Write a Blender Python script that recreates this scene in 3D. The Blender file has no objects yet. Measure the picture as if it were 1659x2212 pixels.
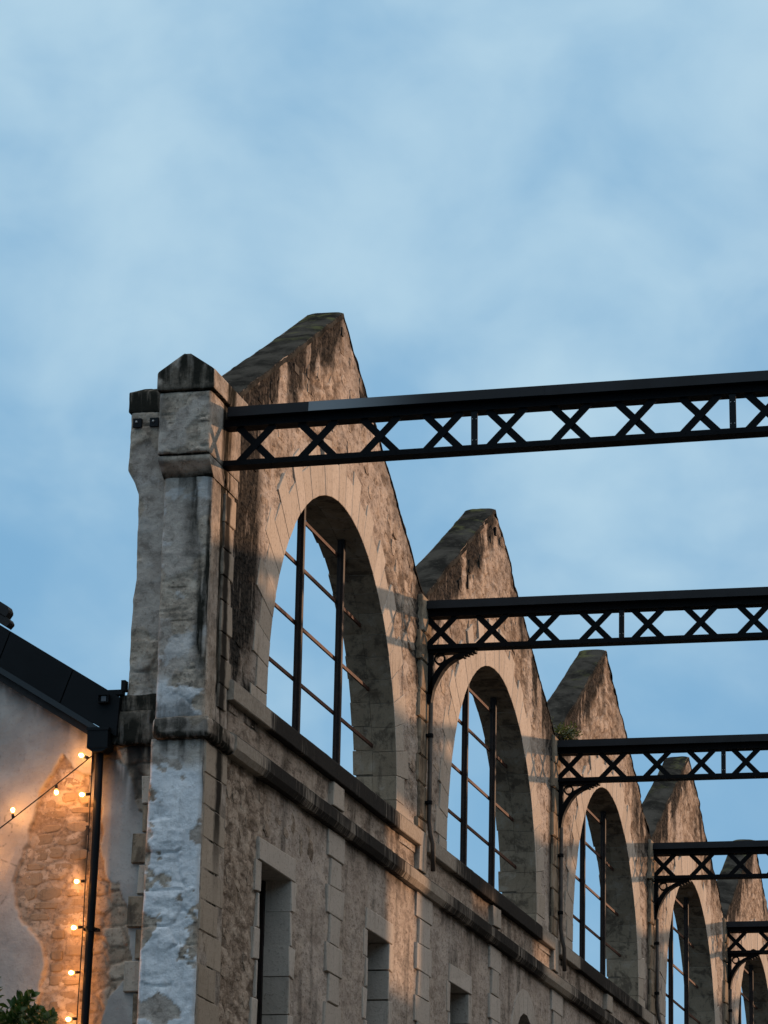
import bpy, math, random
import numpy as np
from mathutils import Vector, Matrix

random.seed(7)
SC = bpy.context.scene
COL = SC.collection

# ------------------------------------------------------------------ camera
YAW, PITCH, ROLL = -0.2473, 0.2740, 0.0211
cam = bpy.data.cameras.new('camera')
cam.sensor_fit = 'HORIZONTAL'
cam.sensor_width = 36.0
cam.lens = 36.0 * 7569.63 / 1659.0
cam.clip_start = 0.5
cam.clip_end = 3000
camo = bpy.data.objects.new('camera', cam)
COL.objects.link(camo)
fw = Vector((math.sin(YAW) * math.cos(PITCH), math.cos(YAW) * math.cos(PITCH), math.sin(PITCH)))
r0 = Vector((math.cos(YAW), -math.sin(YAW), 0))
u0 = r0.cross(fw)
rt = r0 * math.cos(ROLL) + u0 * math.sin(ROLL)
up = u0 * math.cos(ROLL) - r0 * math.sin(ROLL)
m = Matrix((rt, up, -fw)).transposed().to_4x4()
m.translation = Vector((7.032, -23.4012, 1.6))
camo.matrix_world = m
SC.camera = camo

# ------------------------------------------------------------------ light
SUN_A, SUN_B = 1.1, 0.2          # the sun stands towards (+1, +A, +B)
SUN_DIR = Vector((1.0, SUN_A, SUN_B)).normalized()
SUN_EL = math.asin(SUN_DIR.z)
SUN_AZ = math.atan2(SUN_DIR.x, SUN_DIR.y)      # clockwise from +Y

sun = bpy.data.lights.new('sun', 'SUN')
sun.energy = 3.7
sun.angle = math.radians(0.8)
sun.color = (1.0, 0.61, 0.37)
suno = bpy.data.objects.new('sun', sun)
COL.objects.link(suno)
suno.rotation_euler = SUN_DIR.to_track_quat('Z', 'Y').to_euler()
suno.location = (20, 20, 20)

world = bpy.data.worlds.new('World')
SC.world = world
world.use_nodes = True
wt = world.node_tree
wt.nodes.clear()


class NT:
    """small helper that writes node trees"""

    def __init__(self, tree):
        self.t = tree

    def n(self, typ, **kw):
        nd = self.t.nodes.new(typ)
        for k, v in kw.items():
            setattr(nd, k, v)
        return nd

    def link(self, a, b):
        self.t.links.new(a, b)

    def put(self, sock, v):
        if hasattr(v, 'is_linked'):
            self.t.links.new(v, sock)
        elif isinstance(v, (tuple, list)):
            if len(v) == 3 and sock.type == 'RGBA':
                v = (*v, 1)
            sock.default_value = v
        else:
            sock.default_value = v

    def math(self, op, a, b=0.0, c=None, clamp=False):
        nd = self.n('ShaderNodeMath', operation=op)
        nd.use_clamp = clamp
        self.put(nd.inputs[0], a)
        self.put(nd.inputs[1], b)
        if c is not None:
            self.put(nd.inputs[2], c)
        return nd.outputs[0]

    def mix(self, f, a, b, blend='MIX'):
        nd = self.n('ShaderNodeMix', data_type='RGBA', blend_type=blend)
        nd.clamp_factor = True
        self.put(nd.inputs[0], f)
        self.put(nd.inputs[6], a)
        self.put(nd.inputs[7], b)
        return nd.outputs[2]

    def noise(self, vec, scale=1.0, detail=6, rough=0.6, dist=0.0, stretch=None):
        if stretch:
            mp = self.n('ShaderNodeMapping')
            mp.inputs['Scale'].default_value = stretch
            self.link(vec, mp.inputs['Vector'])
            vec = mp.outputs[0]
        nd = self.n('ShaderNodeTexNoise')
        nd.inputs['Scale'].default_value = scale
        nd.inputs['Detail'].default_value = detail
        nd.inputs['Roughness'].default_value = rough
        nd.inputs['Distortion'].default_value = dist
        self.link(vec, nd.inputs['Vector'])
        return nd.outputs[0]

    def step(self, v, lo, hi):
        nd = self.n('ShaderNodeMapRange', interpolation_type='SMOOTHSTEP')
        self.put(nd.inputs[0], v)
        nd.inputs[1].default_value = lo
        nd.inputs[2].default_value = hi
        return nd.outputs[0]

    def attr(self, name):
        return self.n('ShaderNodeAttribute', attribute_name=name).outputs['Fac']


W = NT(wt)
sky = W.n('ShaderNodeTexSky', sky_type='NISHITA')
sky.sun_disc = False
sky.sun_elevation = SUN_EL
sky.sun_rotation = SUN_AZ
sky.air_density = 1.0
sky.dust_density = 1.5
sky.ozone_density = 2.0
geo = W.n('ShaderNodeTexCoord').outputs['Generated']
dotn = W.n('ShaderNodeVectorMath', operation='DOT_PRODUCT')
W.link(geo, dotn.inputs[0])
dotn.inputs[1].default_value = SUN_DIR
sunward = W.step(dotn.outputs['Value'], 0.62, 1.05)
sep = W.n('ShaderNodeSeparateXYZ')
W.link(geo, sep.inputs[0])
# high, thin evening cloud: pale blue away from the sun, peach towards it
cl_a = W.noise(geo, 6.4, 3, 0.45, 0.4, (1.0, 1.0, 1.5))
cl_b = W.noise(geo, 14.0, 4, 0.52, 0.35, (1.0, 1.0, 1.3))
cl_c = W.noise(geo, 30.0, 5, 0.55, 0.3, (1.0, 1.0, 1.3))
cl = W.math('ADD', W.math('MULTIPLY', cl_a, 0.50), W.math('ADD', W.math('MULTIPLY', cl_b, 0.37), W.math('MULTIPLY', cl_c, 0.13)))
cl = W.math('ADD', cl, W.math('MULTIPLY', W.math('SUBTRACT', sep.outputs['Z'], 0.27), 0.75))
cl = W.step(cl, 0.35, 0.68)
SKYK = 10.0
far_lo = tuple(SKYK * v for v in (0.220, 0.450, 0.690))
far_hi = tuple(SKYK * v for v in (0.490, 0.700, 0.845))
near_lo = tuple(SKYK * v for v in (0.95, 0.66, 0.48))
near_hi = tuple(SKYK * v for v in (1.75, 1.10, 0.66))
ccol = W.mix(sunward, W.mix(cl, far_lo, far_hi), W.mix(cl, near_lo, near_hi))
# the cloud deck thickens and pales towards the zenith
zen = W.mix(cl, tuple(SKYK * v for v in (0.84, 0.93, 1.05)), tuple(SKYK * v for v in (1.28, 1.33, 1.40)))
ccol = W.mix(W.step(sep.outputs['Z'], 0.42, 0.95), ccol, zen)
scol = W.mix(0.93, sky.outputs[0], ccol)
bg = W.n('ShaderNodeBackground')
W.link(scol, bg.inputs['Color'])
bg.inputs['Strength'].default_value = 0.1
wo = W.n('ShaderNodeOutputWorld')
W.link(bg.outputs[0], wo.inputs['Surface'])

SC.view_settings.view_transform = 'Standard'
SC.view_settings.look = 'None'
SC.view_settings.exposure = 0.0
SC.view_settings.gamma = 1.0
SC.view_settings.use_curve_mapping = False
SC.render.engine = 'CYCLES'

# ------------------------------------------------------------------ numpy noise


def _hash(i, j, k, seed):
    h = (i.astype(np.int64) * 374761393 + j.astype(np.int64) * 668265263 + k.astype(np.int64) * 2147483647 + seed * 1274126177) & 0xffffffff
    h = ((h ^ (h >> 13)) * 1274126177) & 0xffffffff
    h = ((h ^ (h >> 16)) * 2246822519) & 0xffffffff
    h = h ^ (h >> 15)
    return (h & 0xffffff) / float(0xffffff)


def vnoise(P, seed=0):
    P = np.asarray(P, float)
    f = np.floor(P).astype(np.int64)
    t = P - f
    t = t * t * (3 - 2 * t)
    r = 0
    for a in (0, 1):
        wa = t[..., 0] if a else 1 - t[..., 0]
        for b in (0, 1):
            wb = t[..., 1] if b else 1 - t[..., 1]
            for c in (0, 1):
                wc = t[..., 2] if c else 1 - t[..., 2]
                r = r + wa * wb * wc * _hash(f[..., 0] + a, f[..., 1] + b, f[..., 2] + c, seed)
    return r


def fbm(P, seed=0, octv=4, gain=0.5):
    P = np.asarray(P, float)
    s, a, tot = 0, 1.0, 0
    for o in range(octv):
        s = s + a * vnoise(P * 2 ** o + 17.3 * o, seed + o)
        tot += a
        a *= gain
    return s / tot


def sst(lo, hi, v):
    t = np.clip((v - lo) / (hi - lo), 0, 1)
    return t * t * (3 - 2 * t)


def cells(u, v, seed=0, jit=0.85):
    """irregular stone pattern: returns edge distance and a random tone per stone"""
    iu, iv = np.floor(u), np.floor(v)
    d1 = np.full(u.shape, 9.0)
    d2 = np.full(u.shape, 9.0)
    idn = np.zeros(u.shape)
    z = np.zeros(u.shape)
    for a in (-1, 0, 1):
        for b in (-1, 0, 1):
            cu, cv = iu + a, iv + b
            px = cu + 0.5 + jit * (_hash(cu, cv, z, seed) - 0.5)
            pv = cv + 0.5 + jit * (_hash(cu, cv, z, seed + 5) - 0.5)
            # squarer than round stones
            d = (np.abs(px - u) ** 2.6 + np.abs(pv - v) ** 2.6) ** (1 / 2.6)
            t = _hash(cu, cv, z, seed + 9)
            closer = d < d1
            d2 = np.where(closer, d1, np.minimum(d2, d))
            idn = np.where(closer, t, idn)
            d1 = np.where(closer, d, d1)
    return d2 - d1, idn


# ------------------------------------------------------------------ mesh helpers
def link(ob, parent=None):
    COL.objects.link(ob)
    if parent is not None:
        ob.parent = parent
    return ob


def tag(o, label=None, cat=None, group=None, kind=None):
    if label:
        o['label'] = label
    if cat:
        o['category'] = cat
    if group:
        o['group'] = group
    if kind:
        o['kind'] = kind
    return o


def empty(name, loc=(0, 0, 0)):
    o = bpy.data.objects.new(name, None)
    o.location = loc
    o.empty_display_size = 0.2
    return link(o)


def mesh(name, verts, faces, mat, smooth=False, attrs=None):
    me = bpy.data.meshes.new(name)
    me.from_pydata([tuple(v) for v in verts], [], [tuple(f) for f in faces])
    me.update()
    if mat:
        me.materials.append(mat)
    if smooth:
        me.polygons.foreach_set('use_smooth', [True] * len(me.polygons))
    if attrs:
        for k, v in attrs.items():
            a = me.attributes.new(k, 'FLOAT', 'POINT')
            a.data.foreach_set('value', np.asarray(v, np.float32).ravel())
    return me


def part(name, me, parent=None, loc=None):
    o = bpy.data.objects.new(name, me)
    link(o, parent)
    if loc is not None:
        o.location = loc
    return o


class MB:
    """collects shapes into one mesh"""

    def __init__(self):
        self.v, self.f, self.at = [], [], {}

    def add(self, vs, fs):
        k = len(self.v)
        self.v.extend(tuple(p) for p in vs)
        self.f.extend(tuple(i + k for i in f) for f in fs)

    def grid(self, P, attrs=None, flip=False):
        nu, nv = P.shape[:2]
        k = len(self.v)
        self.v.extend(map(tuple, P.reshape(-1, 3).tolist()))
        idx = np.arange(nu * nv).reshape(nu, nv) + k
        a, b, c, d = idx[:-1, :-1], idx[1:, :-1], idx[1:, 1:], idx[:-1, 1:]
        q = np.stack([a, b, c, d] if not flip else [d, c, b, a], -1).reshape(-1, 4)
        self.f.extend(map(tuple, q.tolist()))
        if attrs:
            for n, arr in attrs.items():
                self.at.setdefault(n, []).append((k, np.asarray(arr, float).ravel()))

    def box(self, x0, x1, y0, y1, z0, z1):
        self.add([(x0, y0, z0), (x1, y0, z0), (x1, y1, z0), (x0, y1, z0), (x0, y0, z1), (x1, y0, z1), (x1, y1, z1), (x0, y1, z1)],
                 [(0, 3, 2, 1), (4, 5, 6, 7), (0, 1, 5, 4), (1, 2, 6, 5), (2, 3, 7, 6), (3, 0, 4, 7)])

    def prism(self, pts, axis, a, b):
        """extrude a 2-D outline (counter-clockwise) along an axis from a to b"""
        n = len(pts)
        def pt(p, t):
            return {'y': (p[0], t, p[1]), 'x': (t, p[0], p[1]), 'z': (p[0], p[1], t)}[axis]
        vs = [pt(p, a) for p in pts] + [pt(p, b) for p in pts]
        fs = [tuple(range(n)), tuple(range(2 * n - 1, n - 1, -1))]
        for i in range(n):
            j = (i + 1) % n
            fs.append((i, i + n, j + n, j))
        self.add(vs, fs)

    def tube(self, pts, r, n=8, cap=True):
        pts = [Vector(p) for p in pts]
        rs = r if isinstance(r, (list, tuple)) else [r] * len(pts)
        k = len(self.v)
        prev = None
        for i, p in enumerate(pts):
            d = (pts[min(i + 1, len(pts) - 1)] - pts[max(i - 1, 0)]).normalized()
            if prev is None:
                a = d.orthogonal().normalized()
            else:
                a = (prev - d * prev.dot(d)).normalized()
            prev = a
            b = d.cross(a)
            for j in range(n):
                t = 2 * math.pi * j / n
                self.v.append(tuple(p + (a * math.cos(t) + b * math.sin(t)) * rs[i]))
        for i in range(len(pts) - 1):
            for j in range(n):
                q = (j + 1) % n
                self.f.append((k + i * n + j, k + i * n + q, k + (i + 1) * n + q, k + (i + 1) * n + j))
        if cap:
            self.f.append(tuple(k + j for j in reversed(range(n))))
            self.f.append(tuple(k + (len(pts) - 1) * n + j for j in range(n)))

    def ball(self, c, r, nu=10, nv=7, sz=1.0):
        k = len(self.v)
        for i in range(nv + 1):
            t = math.pi * i / nv
            for j in range(nu):
                p = 2 * math.pi * j / nu
                self.v.append((c[0] + r * math.sin(t) * math.cos(p), c[1] + r * math.sin(t) * math.sin(p), c[2] + sz * r * math.cos(t)))
        for i in range(nv):
            for j in range(nu):
                q = (j + 1) % nu
                self.f.append((k + i * nu + j, k + (i + 1) * nu + j, k + (i + 1) * nu + q, k + i * nu + q))

    def mesh(self, name, mat, smooth=False):
        attrs = None
        if self.at:
            attrs = {}
            for n, lst in self.at.items():
                arr = np.zeros(len(self.v))
                for k, a in lst:
                    arr[k:k + len(a)] = a
                attrs[n] = arr
        return mesh(name, self.v, self.f, mat, smooth, attrs)

    def build(self, name, mat, parent=None, smooth=False):
        return part(name, self.mesh(name, mat, smooth), parent)


RNG = np.random.default_rng(11)


def stone(name, mat, x0, x1, y0, y1, z0, z1, parent, face='x', bev=0.006, wob=0.012):
    """a dressed block with worn arrises, its showing face towards +x ('x') or -y ('y')"""
    j = lambda: float(RNG.uniform(-wob, wob))
    b = bev
    vs, fs = [], []
    if face == 'x':
        q = [(y0 + j(), z0 + j() * .4), (y1 + j(), z0 + j() * .4), (y1 + j(), z1 + j() * .4), (y0 + j(), z1 + j() * .4)]
        cy, cz = (y0 + y1) / 2, (z0 + z1) / 2
        ins = [(a + math.copysign(b, cy - a), c + math.copysign(b, cz - c)) for a, c in q]
        for x, pts in ((x0, q), (x1 - b, q), (x1, ins)):
            for a, c in pts:
                vs.append((x + (j() * .4 if x == x1 else 0), a, c))
        order = 1
    else:
        q = [(x0 + j(), z0 + j() * .4), (x1 + j(), z0 + j() * .4), (x1 + j(), z1 + j() * .4), (x0 + j(), z1 + j() * .4)]
        cy, cz = (x0 + x1) / 2, (z0 + z1) / 2
        ins = [(a + math.copysign(b, cy - a), c + math.copysign(b, cz - c)) for a, c in q]
        for y, pts in ((y1, q), (y0 + b, q), (y0, ins)):
            for a, c in pts:
                vs.append((a, y + (j() * .4 if y == y0 else 0), c))
        order = 1
    for lay in (0, 4):
        for i in range(4):
            k = (i + 1) % 4
            fs.append((lay + i, lay + k, lay + 4 + k, lay + 4 + i))
    fs.append((8, 9, 10, 11))
    fs.append((3, 2, 1, 0))
    return part(name, mesh(name, vs, fs, mat), parent)


def gridbox(mb, x0, x1, y0, y1, z0, z1, res=0.015, r=0.015, amp=0.006, seed=0, faces='fltbr', front=None, attr_fn=None, warp=None):
    """box made of fine grids with rounded, chipped edges; 'front' displaces the -y face"""
    def fin(P, nrm, face):
        h = 0
        if front is not None and face == 'f':
            u = np.minimum(np.minimum(P[..., 0] - x0, x1 - P[..., 0]), np.minimum(P[..., 2] - z0, z1 - P[..., 2]))
            h = front(P) * sst(0, 0.02, u)
        rr = r * (0.35 + 1.5 * fbm(P * 9, seed + 3, 3))[..., None]
        lo = np.array([x0, y0, z0]) + rr
        hi = np.array([x1, y1, z1]) - rr
        q = np.clip(P, np.minimum(lo, hi), np.maximum(lo, hi))
        d = P - q
        L = np.linalg.norm(d, axis=-1, keepdims=True)
        P2 = np.where(L > rr, q + d / np.maximum(L, 1e-9) * rr, P)
        dv = np.stack([fbm(P * 7, seed + 20 + i * 7, 4) - 0.5 for i in range(3)], -1) * 2 * amp
        P2 = P2 + dv
        if front is not None and face == 'f':
            P2[..., 1] -= h
        if warp is not None:
            P2 = warp(P2)
        mb.grid(P2, attr_fn(P, face) if attr_fn else None)
    def lin(a, b, rs=res):
        return np.linspace(a, b, max(2, int(abs(b - a) / rs) + 1))
    def g(us, vs):
        return np.meshgrid(us, vs, indexing='ij')
    if 'f' in faces:
        X, Z = g(lin(x0, x1), lin(z0, z1)); fin(np.stack([X, np.full_like(X, y0), Z], -1), None, 'f')
    if 'r' in faces:
        Y, Z = g(lin(y0, y1), lin(z0, z1)); fin(np.stack([np.full_like(Y, x1), Y, Z], -1), None, 'r')
    if 'l' in faces:
        Y, Z = g(lin(y1, y0), lin(z0, z1)); fin(np.stack([np.full_like(Y, x0), Y, Z], -1), None, 'l')
    if 't' in faces:
        X, Y = g(lin(x0, x1), lin(y0, y1)); fin(np.stack([X, Y, np.full_like(X, z1)], -1), None, 't')
    if 'b' in faces:
        X, Y = g(lin(x0, x1), lin(y1, y0)); fin(np.stack([X, Y, np.full_like(X, z0)], -1), None, 'b')
    if 'k' in faces:
        X, Z = g(lin(x1, x0), lin(z0, z1)); fin(np.stack([X, np.full_like(X, y1), Z], -1), None, 'k')


# ------------------------------------------------------------------ materials
def new_mat(name):
    mt = bpy.data.materials.new(name)
    mt.use_nodes = True
    t = mt.node_tree
    t.nodes.clear()
    N = NT(t)
    bs = N.n('ShaderNodeBsdfPrincipled')
    out = N.n('ShaderNodeOutputMaterial')
    N.link(bs.outputs[0], out.inputs['Surface'])
    N.bs = bs
    N.pos = N.n('ShaderNodeNewGeometry').outputs['Position']
    N.m = mt
    return N


def finish(N, col, rough=0.9, bump=None, bdist=0.01, bstr=0.6, spec=0.0, metal=0.0):
    N.put(N.bs.inputs['Base Color'], col)
    N.put(N.bs.inputs['Roughness'], rough)
    N.bs.inputs['Specular IOR Level'].default_value = spec
    N.put(N.bs.inputs['Metallic'], metal)
    if bump is not None:
        b = N.n('ShaderNodeBump')
        b.inputs['Strength'].default_value = bstr
        b.inputs['Distance'].default_value = bdist
        N.link(bump, b.inputs['Height'])
        N.link(b.outputs[0], N.bs.inputs['Normal'])
    return N.m


def mat_rubble():
    N = new_mat('rubble_stone')
    tone, joint, plas, stain = (N.attr(k) for k in ('tone', 'joint', 'plaster', 'stain'))
    big = N.noise(N.pos, 1.3, 5, 0.6)
    fine = N.noise(N.pos, 34, 6, 0.78, 0.0, (1, 0.45, 1))
    mid = N.noise(N.pos, 6, 5, 0.65, 0.4)
    drip = N.noise(N.pos, 1.0, 5, 0.6, 0.3, (9, 9, 1.3))
    c = N.mix(tone, (0.225, 0.170, 0.128), (0.53, 0.43, 0.345))
    c = N.mix(N.math('MULTIPLY', N.step(mid, 0.35, 0.7), 0.7), c, (0.375, 0.29, 0.22))
    c = N.mix(N.math('MULTIPLY', joint, 0.75), c, (0.20, 0.15, 0.115))
    pl = N.mix(N.step(big, 0.35, 0.65), (0.40, 0.335, 0.285), (0.54, 0.468, 0.408))
    c = N.mix(plas, c, pl)
    c = N.mix(N.math('MULTIPLY', N.step(fine, 0.52, 0.64), 0.72), c, (0.095, 0.068, 0.048))
    c = N.mix(N.math('MULTIPLY', N.step(fine, 0.47, 0.34), 0.50), c, (0.60, 0.505, 0.415))
    mot = N.noise(N.pos, 9.5, 6, 0.74, 0.3, (1, 0.42, 1))
    mo2 = N.noise(N.pos, 3.6, 6, 0.74, 0.5, (1, 0.5, 1))
    bare = N.math('SUBTRACT', 1.0, N.math('MULTIPLY', plas, 0.55))
    c = N.mix(N.math('MULTIPLY', N.math('MULTIPLY', N.step(mot, 0.51, 0.60), 0.68), bare), c, (0.098, 0.074, 0.057))
    c = N.mix(N.math('MULTIPLY', N.step(mot, 0.47, 0.39), 0.42), c, (0.58, 0.485, 0.395))
    c = N.mix(N.math('MULTIPLY', N.math('MULTIPLY', N.step(mo2, 0.52, 0.63), 0.55), bare), c, (0.120, 0.090, 0.068))
    c = N.mix(N.math('MULTIPLY', N.math('MULTIPLY', N.step(drip, 0.52, 0.74), 0.5), bare), c, (0.095, 0.068, 0.05))
    sm = N.math('MULTIPLY', stain, N.math('ADD', 0.62, N.math('MULTIPLY', N.step(N.noise(N.pos, 1.0, 6, 0.75, 0.2, (14, 14, 3)), 0.32, 0.55), 0.62)), clamp=True)
    c = N.mix(sm, c, N.mix(N.step(fine, 0.42, 0.60), (0.055, 0.048, 0.041), (0.016, 0.016, 0.016)))
    h = N.math('ADD', N.math('MULTIPLY', fine, 0.6), N.math('MULTIPLY', mid, 0.8))
    return finish(N, c, 0.95, h, 0.020, 0.8)


def mat_ashlar(name='pale_limestone', lo=(0.42, 0.355, 0.29), hi=(0.54, 0.465, 0.39), dirt=0.42):
    N = new_mat(name)
    rnd = N.n('ShaderNodeObjectInfo').outputs['Random']
    big = N.noise(N.pos, 3.0, 5, 0.6)
    fine = N.noise(N.pos, 38, 5, 0.7)
    drip = N.noise(N.pos, 1.0, 5, 0.6, 0.2, (16, 16, 2.2))
    c = N.mix(rnd, lo, hi)
    c = N.mix(N.step(big, 0.35, 0.7), c, tuple((a + b) / 2 for a, b in zip(lo, hi)))
    c = N.mix(N.math('MULTIPLY', N.step(fine, 0.53, 0.68), 0.5), c, (0.16, 0.13, 0.10))
    c = N.mix(N.math('MULTIPLY', N.step(drip, 0.52, 0.76), dirt), c, (0.085, 0.068, 0.055))
    if name == 'weathered_limestone':
        mo = N.noise(N.pos, 4.0, 6, 0.72, 0.5)
        c = N.mix(N.math('MULTIPLY', N.step(mo, 0.50, 0.62), 0.75), c, (0.075, 0.058, 0.045))
        c = N.mix(N.math('MULTIPLY', N.step(mo, 0.46, 0.36), 0.5), c, (0.40, 0.34, 0.28))
    if name == 'drip_stained_quoin':
        sp = N.n('ShaderNodeSeparateXYZ')
        N.link(N.pos, sp.inputs[0])
        wob = N.math('MULTIPLY', N.math('SUBTRACT', N.noise(N.pos, 3.5, 4, 0.6), 0.5), 0.16)
        for yc, hw, zlo in ((-0.20, 0.105, 5.75), (-0.45, 0.07, 6.9)):
            d = N.math('ABSOLUTE', N.math('SUBTRACT', N.math('ADD', sp.outputs['Y'], wob), yc))
            k = N.math('MULTIPLY', N.step(d, hw, hw * 0.35), N.step(sp.outputs['Z'], zlo - 0.3, zlo + 0.5))
            c = N.mix(N.math('MULTIPLY', k, 0.95), c, (0.022, 0.020, 0.018))
    h = N.math('ADD', fine, N.math('MULTIPLY', big, 0.6))
    return finish(N, c, 0.9, h, 0.008, 0.6)


def mat_ledge():
    N = new_mat('lichen_blackened_ledge')
    sp = N.n('ShaderNodeSeparateXYZ')
    N.link(N.pos, sp.inputs[0])
    gn = N.n('ShaderNodeNewGeometry')
    sn = N.n('ShaderNodeSeparateXYZ')
    N.link(gn.outputs['Normal'], sn.inputs[0])
    drip = N.noise(N.pos, 1.0, 5, 0.6, 0.1, (6, 42, 3.0))
    low = N.noise(N.pos, 0.75, 4, 0.55, 0.0, (1, 1.5, 1))
    fine = N.noise(N.pos, 30, 5, 0.7)
    c = N.mix(N.step(fine, 0.3, 0.7), (0.29, 0.245, 0.20), (0.40, 0.345, 0.285))
    k = N.math('ADD', N.math('ADD', N.math('MULTIPLY', drip, 0.55), 0.225), N.math('MULTIPLY', N.math('SUBTRACT', low, 0.5), 0.6))
    k = N.step(N.math('ADD', k, N.math('MULTIPLY', N.math('SUBTRACT', N.attr('soot'), 0.5), 0.36)), 0.44, 0.62)
    topm = N.step(sn.outputs['Z'], 0.25, 0.7)
    k = N.math('MAXIMUM', k, topm)
    c = N.mix(N.math('MULTIPLY', k, 0.93), c, (0.022, 0.021, 0.021))
    return finish(N, c, 0.95, fine, 0.012, 0.6)


def mat_coping():
    N = new_mat('mossy_coping')
    a = N.noise(N.pos, 2.2, 6, 0.65, 0.4)
    f = N.noise(N.pos, 26, 5, 0.7)
    g = N.noise(N.pos, 5.0, 4, 0.6)
    c = N.mix(N.step(a, 0.38, 0.62), (0.018, 0.017, 0.015), (0.058, 0.053, 0.045))
    c = N.mix(N.math('MULTIPLY', N.step(f, 0.55, 0.72), 0.5), c, (0.10, 0.092, 0.078))
    moss = N.math('MULTIPLY', N.step(g, 0.5, 0.68), N.attr('moss'))
    c = N.mix(N.math('MULTIPLY', moss, 0.8), c, (0.10, 0.10, 0.045))
    return finish(N, c, 0.95, N.math('ADD', f, a), 0.014, 0.7)


def mat_pier():
    """limestone, grey render and flaking pale blue limewash, by attribute"""
    N = new_mat('flaking_limewash')
    paint, rend, stain = (N.attr(k) for k in ('paint', 'render', 'stain'))
    f = N.noise(N.pos, 34, 6, 0.7)
    a = N.noise(N.pos, 5, 5, 0.6)
    b = N.noise(N.pos, 1.0, 4, 0.6, 0.2, (18, 18, 3))
    c = N.mix(N.step(a, 0.3, 0.7), (0.29, 0.235, 0.185), (0.46, 0.385, 0.315))
    c = N.mix(N.math('MULTIPLY', N.step(f, 0.52, 0.66), 0.6), c, (0.115, 0.09, 0.07))
    c = N.mix(rend, c, N.mix(N.step(a, 0.35, 0.65), (0.33, 0.285, 0.25), (0.45, 0.395, 0.35)))
    pc = N.mix(N.step(a, 0.35, 0.7), (0.58, 0.605, 0.64), (0.74, 0.755, 0.78))
    pc = N.mix(N.math('MULTIPLY', N.step(b, 0.5, 0.72), 0.45), pc, (0.34, 0.35, 0.36))
    c = N.mix(N.math('MULTIPLY', N.step(f, 0.57, 0.68), 0.35), c, (0.15, 0.125, 0.105))
    c = N.mix(paint, c, pc)
    c = N.mix(N.math('MULTIPLY', N.step(f, 0.62, 0.70), 0.5), c, (0.19, 0.17, 0.155))
    mot = N.noise(N.pos, 11, 6, 0.72, 0.3)
    np_ = N.math('SUBTRACT', 1.0, N.math('MULTIPLY', paint, 0.8))
    c = N.mix(N.math('MULTIPLY', N.math('MULTIPLY', N.step(mot, 0.51, 0.62), 0.5), np_), c, (0.13, 0.105, 0.085))
    c = N.mix(N.math('MULTIPLY', N.math('MULTIPLY', N.step(mot, 0.47, 0.38), 0.4), np_), c, (0.56, 0.49, 0.42))
    c = N.mix(N.math('MULTIPLY', stain, N.math('ADD', 0.72, N.math('MULTIPLY', N.step(b, 0.35, 0.6), 0.4)), clamp=True), c, (0.024, 0.023, 0.019))
    return finish(N, c, 0.92, N.math('ADD', f, a), 0.014, 0.8)


def mat_house():
    N = new_mat('old_plaster_and_stone')
    exp, tone, joint, stain = (N.attr(k) for k in ('exposed', 'tone', 'joint', 'stain'))
    f = N.noise(N.pos, 30, 6, 0.7)
    a = N.noise(N.pos, 4, 5, 0.6, 0.3)
    c = N.mix(N.step(a, 0.3, 0.7), (0.335, 0.315, 0.30), (0.455, 0.43, 0.405))
    c = N.mix(N.math('MULTIPLY', N.step(f, 0.54, 0.68), 0.35), c, (0.21, 0.19, 0.175))
    c = N.mix(N.math('MULTIPLY', N.step(N.noise(N.pos, 1.6, 5, 0.65), 0.45, 0.7), 0.45), c, (0.27, 0.245, 0.225))
    s = N.mix(tone, (0.29, 0.215, 0.155), (0.52, 0.42, 0.33))
    s = N.mix(N.math('MULTIPLY', joint, 0.7), s, (0.24, 0.175, 0.125))
    s = N.mix(N.math('MULTIPLY', N.step(f, 0.50, 0.64), 0.6), s, (0.13, 0.095, 0.068))
    s = N.mix(N.math('MULTIPLY', N.step(f, 0.46, 0.34), 0.5), s, (0.52, 0.43, 0.345))
    c = N.mix(exp, c, s)
    c = N.mix(stain, c, (0.035, 0.032, 0.03))
    return finish(N, c, 0.93, N.math('ADD', f, a), 0.010, 0.6)


def mat_simple(name, col, col2=None, rough=0.6, spec=0.4, metal=0.0, scale=8, bump=0.0, stretch=None):
    N = new_mat(name)
    n = N.noise(N.pos, scale, 5, 0.65, 0.2, stretch)
    c = N.mix(N.step(n, 0.35, 0.7), col, col2 or col)
    return finish(N, c, rough, n if bump else None, bump or 0.01, 0.5, spec, metal)


M_RUB = mat_rubble()
M_ASH = mat_ashlar()
M_ASHD = mat_ashlar('weathered_limestone', (0.22, 0.165, 0.115), (0.34, 0.265, 0.19), 0.9)
M_PALE = mat_ashlar('pale_dressed_stone', (0.44, 0.385, 0.33), (0.56, 0.50, 0.44), 0.38)
M_QUO = mat_ashlar('drip_stained_quoin', (0.33, 0.27, 0.21), (0.46, 0.385, 0.31), 0.35)
M_STONE = mat_ashlar('rubble_block', (0.21, 0.15, 0.10), (0.40, 0.30, 0.21), 0.6)
M_LEDGE = mat_ledge()
M_COP = mat_coping()
M_PIER = mat_pier()
M_HOUSE = mat_house()
M_MORTAR = mat_simple('lime_mortar', (0.12, 0.095, 0.075), (0.20, 0.165, 0.13), 0.95, 0.0, scale=15, bump=0.01)
M_IRON = mat_simple('dark_painted_iron', (0.0012, 0.0020, 0.0032), (0.0030, 0.0042, 0.0060), 0.65, 0.10, scale=6)
M_IRON2 = mat_simple('weathered_iron_flange', (0.0025, 0.0042, 0.0065), (0.0065, 0.0095, 0.0135), 0.55, 0.16, scale=3)
N = new_mat('painted_sky_sheen')
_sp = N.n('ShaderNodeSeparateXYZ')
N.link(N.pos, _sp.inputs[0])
_x = _sp.outputs['X']
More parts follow.
